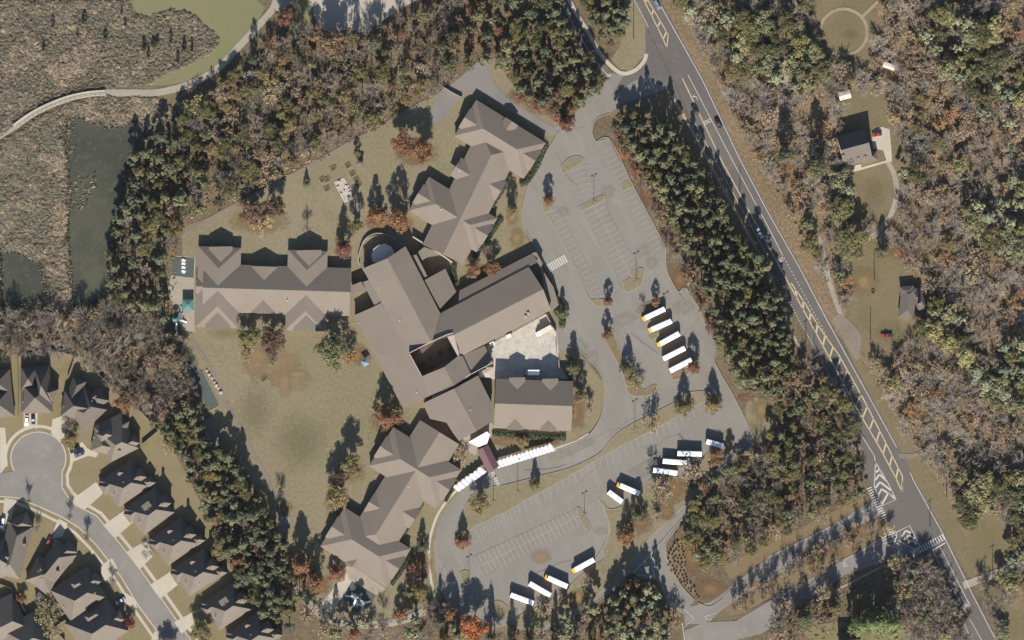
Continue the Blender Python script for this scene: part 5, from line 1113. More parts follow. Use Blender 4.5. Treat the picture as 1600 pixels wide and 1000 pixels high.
def tree(kind, x, y, r_px, h, col, label, group=None, cat=None, name=None, base=None):
    """trunk foot at pixel x, y; crown radius in pixels, full height in metres"""
    root = empty(name or NAMES[kind], P(x, y, 0), RT.uniform(0, 6.28), label=label, cat=cat or CATS[kind], group=group)
    R = r_px * S; b = base if base is not None else (.3 * h if kind in ('pine', 'broad') else .14 * h if kind == 'cone' else .2 * h)
    t = link('trunk', RT.choice(TR), root); t.scale = (h * .8, h * .8, h * .92)
    c = link('crown', RT.choice(CR[kind]), root); c.location = (0, 0, b); c.scale = (R, R, (h - b) / 1.8); c.color = col
    return root
# leaf colours (base colours, not sunlit ones)
def LC(r, g, b, k=1.9): return tuple(lin(v) / KH * k * 0.97 for v in (r, g, b))
PINE = [LC(104, 106, 82, 2.35), LC(97, 100, 79, 2.35), LC(114, 113, 86, 2.3), LC(102, 103, 78, 2.3)]
OLIVE = [LC(124, 120, 84, 2.0), LC(116, 113, 82, 2.0), LC(134, 127, 88, 2.0), LC(110, 109, 80, 2.0)]
BARE = [LC(133, 124, 111, 2.3), LC(127, 119, 108, 2.3), LC(139, 130, 115, 2.3), LC(131, 121, 108, 2.3), LC(124, 117, 107, 2.3)]
BROWN = [LC(136, 120, 98, 2.1), LC(142, 125, 100, 2.1), LC(128, 114, 96, 2.1), LC(138, 118, 96, 2.1)]
ORANGE = [LC(150, 117, 88, 1.8), LC(145, 110, 84, 1.8), LC(152, 121, 90, 1.8)]
RUSSET = [LC(122, 98, 82, 2.0), LC(116, 95, 82, 2.0)]
RED = [LC(146, 108, 90, 2.0), LC(138, 101, 86, 2.0)]
YEL = [LC(142, 128, 94), LC(136, 124, 90), LC(146, 129, 96)]
pick = RT.choice
def one(kind, x, y, r, h, pal, label): return tree(kind, x, y, r * 1.28, h * .92, jit(pick(pal), .08), label)
# trees that stand by themselves
one('cone', 1068, 636, 13, 11, YEL, 'yellow conical tree at the right end of the long island, left of its twin'); one('cone', 1114, 632, 13, 11, YEL, 'yellow conical tree at the right end of the long island, right of its twin')
one('thin', 1020, 662, 13, 11, BROWN, 'half bare brown tree in the middle of the long island'); one('thin', 994, 598, 12, 6.5, OLIVE, 'olive half bare tree at the foot of the narrow island'); one('cone', 981, 576, 10, 10, OLIVE, 'olive pointed tree on the narrow island')
one('oval', 949, 522, 8, 7.5, RED, 'small red orange tree at the top of the narrow island'); one('oval', 950, 471, 7.5, 7, RED, 'small red tree at the kerb end of the upper stall row'); one('oval', 1024, 472, 7, 7, ORANGE, 'small orange tree above the slanted buses'); one('bare', 1004, 478, 5, 5, BARE, 'spindly bare sapling above the slanted buses')
one('oval', 857, 313, 9, 8, ORANGE, 'orange tree on the tip island of the upper lot'); one('oval', 1083, 574, 11, 10, ORANGE, 'orange tree behind the lowest slanted bus'); one('broad', 1117, 716, 12, 8, ORANGE, 'orange brown tree below the short bus'); one('thin', 1080, 737, 18, 9, BROWN, 'brown half bare tree right of the three buses in echelon'); one('bare', 1036, 752, 13, 8, BARE, 'bare tree left of the island leaf bed'); one('bare', 1018, 722, 8, 6.5, BARE, 'small bare tree at the rear of the lowest echelon bus')
one('cone', 836, 757, 8, 8, OLIVE, 'small olive tree on the long island right of the walk'); one('broad', 750, 786, 15, 10, YEL, 'yellow brown tree at the left bend of the long island'); one('cone', 723, 846, 11, 9, RED, 'red tree at the tip of the long island')
one('bare', 880, 938, 8, 6, BARE, 'bare tree on the bank below the bottom buses, left'); one('thin', 917, 906, 8, 6.5, BROWN, 'brown tree behind the lone yellow hooded bus'); one('cone', 979, 836, 13, 10.5, ORANGE, 'orange tree on the leafy bank below the pair of buses'); one('cone', 997, 805, 13, 11.5, OLIVE, 'yellow green tree on the leafy bank behind the pair of buses')
one('bare', 1026, 808, 10, 7, BARE, 'bare pinkish tree on the leafy bank'); one('thin', 1030, 766, 18, 10, BROWN, 'wide brown half bare tree on the leafy bank'); one('thin', 852, 953, 12, 8, BROWN, 'brown tree below the three bottom buses')
one('oval', 962, 962, 17, 14, BROWN, 'tan rounded tree at the left of the pine clump'); one('oval', 992, 937, 13, 13, BROWN, 'tan rounded tree at the head of the pine clump'); one('thin', 1052, 966, 14, 12, BROWN, 'brown tree at the right of the pine clump'); one('broad', 968, 990, 10, 7, BARE, 'low pinkish tree at the bottom edge by the pine clump')
one('cone', 928, 136, 10, 10, RED, 'red orange tree by the stop line of the side road'); one('cone', 884, 195, 11, 11, RED, 'red tree at the mouth of the service lane'); one('broad', 846, 168, 13, 5, RED, 'low russet tree over the red leaf bed, nearest the wing'); one('broad', 818, 152, 11, 5, RED, 'low russet tree over the red leaf bed, upper'); one('thin', 868, 184, 9, 5, RED, 'low russet tree over the red leaf bed, nearest the drive')
one('oval', 901, 155, 8, 8, RED, 'small dark red tree between two red trees at the entrance')
one('cone', 587, 337, 14, 12, ORANGE, 'orange conical tree on the lawn, left of a larger one'); one('oval', 625, 344, 19, 15.5, ORANGE, 'large orange tree on the lawn beside the north-east wing'); one('oval', 556, 354, 11, 13, YEL, 'yellow tree on the lawn near the octagon'); one('cone', 537, 389, 13, 13.5, RED, 'red orange tree on the lawn east of the west wing')
one('broad', 632, 225, 18, 12.5, ORANGE, 'orange brown tree on the north lawn, left of its pair'); one('broad', 662, 237, 18, 13, ORANGE, 'orange brown tree on the north lawn, right of its pair'); one('broad', 393, 332, 21, 11, RUSSET, 'wide russet brown tree north of the west wing'); one('broad', 430, 324, 17, 13, RUSSET, 'tall russet brown tree north of the west wing'); one('thin', 410, 350, 18, 8, YEL, 'low straw coloured half bare tree north of the west wing'); one('bare', 480, 356, 8, 8, BARE, 'bare sapling behind the east block of the west wing')
one('cone', 479, 288, 5, 5, PINE, 'tiny dark evergreen left of the garden beds'); one('oval', 558, 240, 6, 5, OLIVE, 'small green tree behind the kiosk'); one('broad', 520, 548, 25, 15.5, OLIVE, 'large green tree on the south lawn below the west wing'); one('thin', 545, 556, 14, 9, ORANGE, 'orange brown half bare tree right of the large green tree')
one('broad', 390, 528, 18, 11, OLIVE, 'dark olive tree at the foot of the west wing, left'); one('broad', 426, 530, 19, 11, RUSSET, 'russet brown tree at the foot of the west wing, right'); one('thin', 388, 552, 14, 6, YEL, 'yellowish low tree below the bare trees of the west wing'); one('thin', 425, 562, 9, 5, OLIVE, 'small olive tree below the bare trees of the west wing')
one('cone', 605, 652, 21, 15.5, ORANGE, 'large orange conical tree between the hall and the lower wing'); one('broad', 548, 725, 17, 13.5, YEL, 'olive yellow tree west of the lower wing, upper of two'); one('broad', 526, 775, 18, 13.5, YEL, 'olive yellow tree west of the lower wing, lower of two'); one('broad', 530, 748, 12, 11, RUSSET, 'russet brown tree between the two olive yellow trees')
one('bare', 439, 772, 8, 8, BARE, 'bare sapling on the lawn above the orange leaf bed'); one('cone', 471, 882, 18, 16, ORANGE, 'tall orange tree left of the lower wing'); one('cone', 525, 896, 13, 9, RED, 'small red orange tree at the corner of the lower wing'); one('oval', 495, 910, 15, 14, ORANGE, 'orange brown tree left of the pale court'); one('thin', 480, 957, 15, 11, BROWN, 'brown half bare tree at the curve of the service path'); one('bare', 536, 966, 10, 10, BARE, 'dark bare tree below the pale court')
one('broad', 742, 980, 20, 15, [LC(184, 120, 80)], 'bright orange tree at the bottom edge, largest orange crown of the lot'); one('oval', 705, 957, 12, 12, ORANGE, 'orange tree in front of the dark trees at the lower left of the lot'); one('oval', 655, 922, 13, 13, YEL, 'olive yellow tree beside the lower wing'); one('thin', 650, 892, 12, 9, RED, 'reddish brown half bare tree beside the lower wing'); one('cone', 660, 854, 9, 8.5, PINE, 'dark pointed evergreen beside the lower wing')
one('oval', 801, 330, 10, 10, YEL, 'yellow orange tree beside the north-east wing by the drive'); one('broad', 740, 424, 12, 8, ORANGE, 'orange tree in the court beside the auditorium, left of its twin'); one('broad', 769, 417, 12, 8, ORANGE, 'orange tree in the court beside the auditorium, right of its twin'); one('bare', 762, 396, 11, 8, BROWN, 'brown bare tree above the twin orange trees')
one('cone', 896, 575, 12, 11, PINE, 'dark evergreen at the east end of the service yard'); one('oval', 907, 620, 11, 11, YEL, 'yellow tree east of the media block'); one('thin', 921, 636, 7, 8, BROWN, 'slim brown tree on the grass east of the media block'); one('bare', 890, 655, 8, 5, BARE, 'low bare tree at the corner of the media block')
one('thin', 722, 712, 13, 5, BROWN, 'round brown shrub tree left of the maroon porch'); one('broad', 816, 692, 10, 5.5, YEL, 'low yellow tree in front of the media block'); one('cone', 879, 490, 9, 8, PINE, 'dark evergreen in the bed beside the service yard')
one('broad', 110, 688, 13, 6, YEL, 'yellow tree at the cul-de-sac kerb'); one('bare', 108, 660, 12, 7, BARE, 'bare grey tree in front of the four peaked house'); one('broad', 198, 624, 18, 8, ORANGE, 'orange brown tree behind the four peaked house'); one('bare', 236, 862, 12, 7, BARE, 'bare tree at a drive on the east side of the street'); one('broad', 318, 990, 17, 11, YEL, 'large yellowing tree by the bottom drive of the street')
one('bare', 45, 783, 6, 8, BARE, 'bare street tree south of the cul-de-sac'); one('bare', 110, 806, 6, 8, BARE, 'bare street tree at the bend, west kerb'); one('bare', 137, 838, 7, 9, BARE, 'bare street tree south of the bend, west kerb'); one('bare', 58, 825, 8, 7, BARE, 'bare reddish tree behind the drive west of the street'); one('bare', 176, 906, 8, 6, BARE, 'bare tree on the lawn of the fenced house'); one('broad', 34, 935, 8, 5, RED, 'dark red garden tree behind the fence'); one('broad', 203, 972, 8, 5, [LC(120, 62, 60)], 'dark maroon tree beside the lowest west house'); one('broad', 262, 1012, 14, 7, BARE, 'dark tree whose shadow lies on the street at the bottom edge')
one('thin', 75, 960, 20, 8, OLIVE, 'thin garden tree between the houses at the bottom left, upper'); one('thin', 80, 985, 18, 8, BROWN, 'thin garden tree between the houses at the bottom left, lower'); one('oval', 334, 810, 16, 10, BROWN, 'tan oval tree behind the houses, at the edge of the pines'); one('broad', 343, 857, 15, 9, YEL, 'yellow tree behind the houses, at the edge of the pines'); one('oval', 372, 878, 13, 9, ORANGE, 'orange oval tree behind the houses, at the edge of the pines')
one('thin', 285, 582, 12, 9, YEL, 'golden tree at the upper end of the rubber strip'); one('broad', 268, 560, 20, 11, BROWN, 'orange brown tree above the rubber strip')
for i, (x, y, h, w) in enumerate(((1342, 975, 22, 'left'), (1358, 970, 23, 'second'), (1372, 968, 24, 'third'), (1388, 972, 21, 'right'))): one('cone', x, y, 18, h * 1.05, [LC(112, 122, 84, 2.6)], 'tall green cypress in the bottom clump, %s of four' % w)
for (x, y, h, lab) in ((688, 972, 13, 'dark pointed pine at the lower left corner of the lot, leftmost'), (714, 990, 14, 'dark pointed pine at the lower left corner of the lot, beside the leftmost'), (768, 996, 15, 'dark pointed pine at the bottom edge right of the bright orange tree'), (800, 1004, 13, 'dark pine at the bottom edge below the lowest bus'), (828, 998, 15, 'tall dark pine at the bottom edge below the flat ended buses'), (868, 1003, 14, 'dark pine at the bottom edge below the bare kerb tree'), (898, 998, 13, 'dark pine at the bottom edge left of the pine clump'), (925, 1002, 12, 'small dark pine at the bottom edge next to the pine clump'), (640, 925, 10, 'dark pine beside the lower wing, near the olive yellow tree'), (985, 905, 9, 'dark pine in the shade beside the painted triangle')): tree('cone', x, y, 11, h, jit(pick(PINE)), lab, None, 'pine', 'pointed_pine')
one('cone', 1302, 948, 10, 16, OLIVE, 'narrow tree left of the cypress shadow'); one('cone', 1255, 965, 16, 14, PINE, 'dark tree at the edge of the lower road, bottom'); one('broad', 522, 70, 22, 17, BROWN, 'tall tree that shades the sand infield'); one('broad', 448, 30, 13, 8, RED, 'red tree beside the top of the greenway path')
one('broad', 1462, 478, 15, 10, OLIVE, 'olive tree over the right side of the hip roofed house'); one('thin', 1452, 446, 14, 9, BROWN, 'tan half bare tree behind the hip roofed house'); one('broad', 1440, 514, 14, 9, OLIVE, 'olive tree at the foot of the hip roofed house'); one('thin', 1470, 510, 16, 10, PINE, 'dark thin tree right of the hip roofed house')
one('cone', 1378, 392, 10, 11, PINE, 'evergreen on the lawn of the southern clearing'); one('broad', 1330, 380, 24, 12, OLIVE, 'wide olive tree beside the track of the southern clearing'); one('broad', 1310, 330, 20, 13, OLIVE, 'dense olive tree west of the lawn below the dormer house'); one('oval', 1275, 260, 16, 20, PINE, 'dark tall evergreen west of the dormer house'); one('oval', 1226, 245, 14, 20, PINE, 'dark tall evergreen far left of the dormer house'); one('thin', 1310, 435, 12, 9, PINE, 'dark small evergreen between track and lawn')
# ------------------------------------------------------------ woods: spread over their ground, nearest neighbours kept apart
def scatter(poly, dmin, n, seed, avoid=()):
    r = random.Random(seed); xs = [p[0] for p in poly]; ys = [p[1] for p in poly]; out = []; cell = {}
    for _ in range(n * 40):
        x, y = r.uniform(min(xs), max(xs)), r.uniform(min(ys), max(ys))
        if not inside(poly, x, y) or any(inside(a, x, y) for a in avoid): continue
        cx, cy = int(x // dmin), int(y // dmin); ok = True
        for i in (-1, 0, 1):
            for j in (-1, 0, 1):
                for q in cell.get((cx + i, cy + j), ()):
                    if (q[0] - x) ** 2 + (q[1] - y) ** 2 < dmin * dmin: ok = False
        if ok:
            cell.setdefault((cx, cy), []).append((x, y)); out.append((x, y))
            if len(out) >= n: break
    return out
count = {k: 0 for k in NAMES}; extra = []
for o in list(COL.objects):
    for k, v in NAMES.items():
        if o.name.split('.')[0] == v: count[k] += 1
WORD = {id(PINE): 'dark green', id(OLIVE): 'olive green', id(BARE): 'grey brown', id(BROWN): 'tan brown', id(ORANGE): 'orange', id(RED): 'russet', id(YEL): 'yellow', id(RUSSET): 'russet brown'}
KW = dict(pine='pine', broad='leafy tree', cone='pointed tree', oval='oval tree', bare='bare tree', thin='half bare tree')
LIMIT = 290
MARKS = dict(belt=[('the entrance drive', 965, 175), ('the upper stall rows', 1010, 260), ('the lamp island', 1050, 330), ('the white car', 1140, 350), ('the notched island', 1090, 420), ('the ONLY lettering', 1180, 420), ('the slanted buses', 1120, 500), ('the ladder median', 1210, 510), ('the grass bank', 1190, 590)],
  north=[('the pond', 220, 300), ('the boardwalk bend', 280, 190), ('the greenway path', 370, 130), ('the sand infield', 500, 90), ('the west wing', 290, 420), ('the gravel path bend', 330, 310), ('the garden beds', 450, 230), ('the pad fence', 660, 130), ('the middle of the wood', 600, 100), ('the service lane turn', 790, 70), ('the side road', 890, 90), ('the red leaf bed', 850, 130), ('the infield edge', 640, 50)],
  west=[('the round pond', 50, 490), ('the long pond', 140, 500), ('the grey house', 80, 530), ('the four peaked house', 190, 590), ('the rubber strip', 280, 600), ('the west play tower', 240, 510), ('the left edge', 5, 540)],
  strip=[('the rubber strip', 305, 660), ('the tan pad', 330, 700), ('the bend houses', 300, 760), ('the lawn path', 380, 760), ('the red leaf house', 370, 830), ('the orange tree bed', 430, 840), ('the bottom houses', 410, 920), ('the service path', 455, 950)],
  south=[('the grass bank', 1225, 640), ('the ladder median', 1300, 620), ('the turn lane', 1330, 720), ('the chevrons', 1320, 780), ('the short bus', 1160, 730), ('the loop road', 1090, 800), ('the shrub bed', 1100, 870), ('the side road', 1220, 830), ('the middle of the wood', 1230, 730)],
  east=[('the dark blue grey car', 1070, 40), ('the junction', 1110, 110), ('the black car pair', 1160, 190), ('the dirt track', 1200, 150), ('the ring track', 1270, 60), ('the tin shed', 1300, 130), ('the white trailer', 1400, 80), ('the dormer house', 1430, 220), ('the curved house drive', 1430, 310), ('the top right corner', 1540, 60), ('the top edge', 1460, 20), ('the upper right edge', 1560, 300), ('the far tracks', 1230, 290), ('the hip roofed house', 1480, 430), ('the right edge', 1560, 460), ('the red pickup', 1440, 540), ('the ladder median', 1370, 640), ('the rutted lane', 1470, 650), ('the lower right edge', 1560, 620), ('the ladder crossing', 1490, 770), ('the grass plot', 1550, 780), ('the deep wood', 1500, 180)])
def zone(key, x, y):
    return min(MARKS[key], key=lambda m: math.hypot(m[1] - x, m[2] - y))[0]
def wood(poly, dmin, n, seed, mixer, where, avoid=(), marks=None):
    pts = scatter(poly, dmin, n, seed, avoid); lim = LIMIT
    for (x, y) in pts:
        kind, pal, r, h = mixer(x, y)
        kr = RT.uniform(.72, 1.4); r *= kr; h *= RT.uniform(.66, .95); col = jit(pick(pal))
        if count[kind] < lim:
            count[kind] += 1; size = 'small ' if kr < .94 else 'broad ' if kr > 1.1 else ''
            loc = where + (', near ' + zone(marks, x, y) if marks else '')
            lab = '%s%s %s %s' % (size, WORD[id(pal)], KW[kind], loc)
            g = '%s %s %s' % (WORD[id(pal)], KW[kind].replace('tree', 'trees') if 'tree' in KW[kind] else 'pines', loc)
            tree(kind, x, y, r, h, col, lab, size + g)
        else: extra.append((kind, x, y, r, h, col))
def clear_of(pl, w):
    L, R = ribbon_pts(pl, w); return L + R[::-1]
PATHS = [clear_of(fp, 20), clear_of(gw[:-2], 16), [(283, 548), (300, 545), (350, 632), (366, 702), (326, 712), (308, 650)], [(262, 392), (310, 392), (310, 524), (256, 524)]]
def W(*opts):
    tot = sum(o[0] for o in opts)
    def f(x, y):
        t = RT.uniform(0, tot)
        for o in opts:
            t -= o[0]
            if t <= 0: return o[1:]
        return opts[-1][1:]
    return f
wood([(965, 180), (1000, 168), (1042, 200), (1085, 255), (1135, 335), (1182, 400), (1215, 470), (1232, 520), (1235, 590), (1215, 622), (1165, 608), (1130, 545), (1108, 480), (1090, 430), (1062, 370), (1020, 290), (988, 235)], 13, 320, 1, W((8, 'pine', PINE, 13, 17), (1.6, 'broad', OLIVE, 12, 13), (.7, 'broad', BROWN, 11, 11)), 'in the belt by the road', marks='belt')
wood([(956, 200), (985, 215), (1030, 310), (1075, 400), (1105, 470), (1125, 540), (1112, 530), (1085, 462), (1046, 390), (1000, 292), (970, 240)], 12, 34, 2, W((1, 'thin', BROWN, 9, 8), (1, 'thin', RED, 8, 7), (.6, 'bare', BARE, 9, 8)), 'along the kerb edge of the pine belt')
wood(FP['wedge'], 12, 60, 3, W((1, 'pine', PINE, 11, 14), (.3, 'broad', OLIVE, 9, 10)), 'on the northern point')
nb = FP['north']
def northmix(x, y):
    if x > 740: return W((5, 'pine', PINE, 13, 16), (2, 'broad', OLIVE, 12, 13), (1, 'broad', BROWN, 10, 10), (.4, 'oval', ORANGE, 9, 9))(x, y)
    if x < 275 or (x < 330 and y > 260): return W((5, 'pine', PINE, 14, 15), (2.5, 'broad', OLIVE, 13, 13), (1.2, 'bare', BARE, 13, 12), (.4, 'broad', BROWN, 10, 11))(x, y)
    if y < 110: return W((3, 'bare', BARE, 13, 15), (1.2, 'broad', BROWN, 10, 13), (1.0, 'oval', PINE, 11, 16), (.8, 'thin', RED, 9, 11))(x, y)
    return W((4, 'bare', BARE, 14, 11), (2.5, 'broad', OLIVE, 14, 10), (2, 'thin', OLIVE, 13, 10), (1, 'broad', YEL, 12, 10), (1.5, 'thin', BROWN, 13, 10))(x, y)
wood(nb, 17, 360, 4, northmix, 'behind the school', PATHS, marks='north')
wood(FP['westbare'], 15, 140, 5, W((6, 'bare', BARE, 15, 12), (1, 'thin', BROWN, 12, 11)), 'below the ponds', PATHS, marks='west')
wood(FP['weststrip'], 13.5, 95, 6, W((5, 'pine', PINE, 14, 15), (1.4, 'broad', OLIVE, 13, 12), (1, 'thin', BROWN, 12, 10)), 'behind the houses', PATHS, marks='strip')
wood(FP['south'], 14.5, 190, 7, W((3, 'broad', OLIVE, 12, 11), (2.2, 'pine', PINE, 11, 13), (3, 'bare', BARE, 13, 11), (2, 'thin', BROWN, 12, 10), (.8, 'broad', YEL, 11, 9), (.5, 'thin', RED, 9, 8)), 'below the lot', marks='south')
road_edge = [(1028, 0), (1130, 190), (1215, 345), (1320, 535), (1360, 600), (1430, 712), (1480, 790), (1300, 540)]
clear = [[(1268, 0), (1372, 0), (1372, 98), (1320, 108), (1268, 90)], [(1296, 205), (1335, 135), (1398, 128), (1405, 165), (1398, 200), (1418, 250), (1414, 320), (1380, 372), (1330, 350), (1318, 280)], [(1322, 395), (1355, 372), (1400, 388), (1420, 410), (1462, 440), (1456, 500), (1430, 520), (1408, 560), (1380, 580), (1345, 570), (1322, 530), (1312, 450)], [(1030, 0), (1058, 0), (1125, 130), (1180, 240), (1262, 385), (1320, 490), (1362, 580), (1430, 700), (1490, 780), (1560, 900), (1400, 760), (1150, 300)],
         [(1212, 90), (1232, 90), (1230, 205), (1212, 205)], [(1264, 335), (1284, 335), (1330, 520), (1318, 520)], [(1500, 840), (1540, 795), (1580, 820), (1575, 880), (1540, 915), (1505, 920)], [(1400, 700), (1510, 660), (1515, 676), (1420, 722)], [(1338, 0), (1378, 0), (1360, 40), (1340, 30)], [(1370, 92), (1404, 92), (1406, 135), (1372, 135)], [(1305, 138), (1340, 136), (1342, 182), (1308, 184)], [(1238, 158), (1300, 152), (1305, 190), (1240, 200)], [(1345, 18), (1380, 0), (1384, 60), (1366, 70)]]
def drift(x, y, s=0.0): return math.sin(x * .021 + 1.3 * math.sin(y * .017 + s)) + math.sin(y * .026 + 1.1 * math.sin(x * .019 - s))
GREENS = W((4, 'broad', OLIVE, 18, 12), (2, 'pine', PINE, 15, 13), (1.5, 'bare', BARE, 15, 10))
BARES = W((6, 'bare', BARE, 16, 9), (2.5, 'thin', BROWN, 14, 8), (.4, 'broad', OLIVE, 12, 9))
TANS = W((3, 'thin', BROWN, 16, 8), (.7, 'thin', ORANGE, 14, 8), (4.5, 'bare', BARE, 16, 8), (.5, 'broad', YEL, 12, 9), (.15, 'thin', RED, 12, 8))
def eastmix(x, y):
    g = drift(x, y)
    if x < 1240 and y < 130: g += .7
    if 1400 < x and 110 < y < 340: g += .5
    if y > 560: g += .55
    if x > 1560 and y < 120: g -= 1.0
    if x < 1320 and 130 < y < 480: g -= .6
    return (GREENS if g > .75 else BARES if g > -.45 else TANS)(x, y)
wood(FP['east'], 19, 600, 8, eastmix, 'in the eastern wood', [clear[0]] + [offset(p, -7) for p in clear[1:3]] + clear[3:] + [clear_of([(1388, 252), (1398, 272), (1403, 296), (1399, 322), (1389, 344), (1372, 364), (1350, 380)], 20), clear_of([(1225, 95), (1228, 120), (1222, 150), (1216, 180), (1222, 208)], 18), clear_of([(1268, 330), (1280, 372), (1298, 442), (1320, 505)], 16)], marks='east')
wood(FP['se'], 15, 60, 9, W((3, 'bare', BARE, 14, 12), (2, 'thin', BROWN, 13, 11), (1, 'broad', OLIVE, 12, 10), (1, 'pine', PINE, 12, 13)), 'south of the divided side road', [[(1240, 968), (1425, 968), (1425, 1000), (1240, 1000)], [(1300, 880), (1410, 880), (1410, 985), (1300, 985)]])
wood([(1405, 870), (1450, 880), (1475, 925), (1505, 990), (1505, 1000), (1415, 1000), (1395, 940)], 13, 40, 10, W((4, 'bare', BARE, 15, 13), (2, 'thin', BROWN, 13, 12), (1, 'broad', OLIVE, 12, 10)), 'beside the main road at the bottom right')
wood([(950, 945), (985, 905), (1025, 925), (1040, 1000), (945, 1000)], 13, 30, 11, W((6, 'pine', PINE, 13, 17), (1, 'oval', BROWN, 11, 13)), 'in the clump by the painted triangle')
wood([(500, 975), (700, 945), (730, 985), (860, 990), (930, 945), (945, 1000), (500, 1000)], 17, 60, 12, W((2, 'pine', PINE, 12, 15), (2, 'bare', BARE, 12, 11), (1, 'thin', BROWN, 12, 11), (.6, 'oval', ORANGE, 11, 11)), 'along the bottom edge below the school', [[(730, 965), (760, 965), (760, 1000), (730, 1000)]])
wood([(1145, 945), (1205, 908), (1290, 862), (1385, 815), (1398, 832), (1312, 876), (1210, 930), (1155, 958)], 13, 40, 16, W((2, 'bare', BARE, 9, 12), (1.6, 'thin', BROWN, 9, 9), (.8, 'thin', YEL, 8, 8)), 'in the leafy row on the side road median')
wood([(1205, 895), (1290, 850), (1375, 806), (1378, 814), (1290, 862), (1205, 908)], 12, 26, 13, W((1, 'bare', BARE, 8, 10), (.4, 'thin', BROWN, 8, 9)), 'in the shaded row on the side road median')
wood([(1140, 945), (1205, 900), (1205, 912), (1145, 955)], 13, 6, 14, W((1, 'bare', BARE, 9, 10)), 'in the shaded row on the side road median')
wood([(1520, 905), (1565, 895), (1600, 880), (1600, 930), (1560, 950), (1572, 1000), (1560, 990)], 15, 20, 15, W((2, 'bare', BARE, 12, 10), (1, 'thin', BROWN, 11, 9), (1, 'broad', OLIVE, 11, 9)), 'around the bottom right grass plot')
print('TREES', count, len(extra))
# past the limit of a kind: the smallest and most hidden of the woods, as one mass
if extra:
    V = []; F = []; mi = []
    import numpy as np
    vs = []; fs = []; base = 0; cols = []
    for (kind, x, y, r, h, col) in extra:
        me = RT.choice(CR[kind]); n = len(me.vertices); a = np.empty(n * 3, 'f'); me.vertices.foreach_get('co', a); a = a.reshape(-1, 3)
        b = .3 * h; a = a * np.array((r * S, r * S, (h - b) / 1.8)) + np.array((*P(x, y)[:2], b)); vs.append(a)
        f = np.empty(len(me.loops), 'i'); me.loops.foreach_get('vertex_index', f); fs.append(f.reshape(-1, 4) + base); base += n; cols.append(np.tile(np.array(col, 'f'), (len(f) // 4, 1)))
    v = np.concatenate(vs); f = np.concatenate(fs); c = np.concatenate(cols)
    me = bpy.data.meshes.new('woodland'); me.from_pydata(v.tolist(), [], f.tolist())
    at = me.attributes.new('leafcol', 'FLOAT_COLOR', 'FACE'); at.data.foreach_set('color', c.ravel())
    m, n, l, b = nt('woodland_leaf'); an = n.new('ShaderNodeAttribute'); an.attribute_name = 'leafcol'; l.new(an.outputs['Color'], b.inputs['Base Color']); b.inputs['Roughness'].default_value = .9; b.inputs['Specular IOR Level'].default_value = .08
    me.materials.append(m); tag(link('woodland', me), 'further trees standing among the individual trees of the woods', 'wood', None, 'stuff')

# ------------------------------------------------------------ low growth
def tufts(polys, n, seed, size, h, name, mats, lab, cat, avoid=(), kind='stuff', weight=None):
    r = random.Random(seed); V = []; F = []; mi = []; boxes = [(min(p[0] for p in q), max(p[0] for p in q), min(p[1] for p in q), max(p[1] for p in q)) for q in polys]; ar = [abs(area2(q)) for q in polys]
    for i, q in enumerate(polys):
        m = int(n * ar[i] / sum(ar)); x0, x1, y0, y1 = boxes[i]; k = 0; tries = 0
        while k < m and tries < m * 12:
            tries += 1; x, y = r.uniform(x0, x1), r.uniform(y0, y1)
            if x < -10 or x > 1610 or y < -10 or y > 1010 or not inside(q, x, y) or any(inside(a, x, y) for a in avoid): continue
            k += 1; c = P(x, y); s = size * r.uniform(.5, 1.4); hh = h * r.uniform(.5, 1.3); w = r.choices(range(len(mats)), weights=weight(x, y) if weight else None)[0]
            for j in range(3):
                a = r.uniform(0, 6.3); u = Vector((math.cos(a), math.sin(a), 0)) * s * .5; t = Vector((r.uniform(-.5, .5), r.uniform(-.5, .5), 0)) * s + Vector((0, 0, hh)); i0 = len(V)
                V += [c - u, c + u, c + u * .5 + t, c - u * .5 + t]; F.append((i0, i0 + 1, i0 + 2, i0 + 3)); mi.append(w)
    o = from_lists(name, [tuple(v) for v in V], F, mats, None, mi); tag(o, lab, cat, None, kind); return o
def lf(name, c): return ground(name, c + (1,), tuple(v * 1.15 for v in c) + (1,), None, .2, .4, 1.0, .3)
MR = [lf('reed_brown', LC(116, 106, 88, 1.45)), lf('reed_tan', LC(146, 129, 106, 1.45)), lf('reed_olive', LC(106, 105, 84, 1.45)), lf('reed_grey', LC(110, 102, 88, 1.45))]
def mw(x, y):
    tan = 1 / (1 + abs(x - 92) / 14.0) if y > 225 else 1 / (1 + math.hypot((x - 105) / 40, (y - 112) / 30) ** 2) if y < 150 else .9 / (1 + math.hypot((x - 215) / 60, (y - 168) / 18) ** 2)
    gr = 1.3 / (1 + math.hypot((x - 40) / 40, (y - 310) / 70) ** 2) + 1.0 / (1 + math.hypot((x - 270) / 50, (y - 85) / 40) ** 2)
    return (1.0, 2.2 * tan, gr, .5)
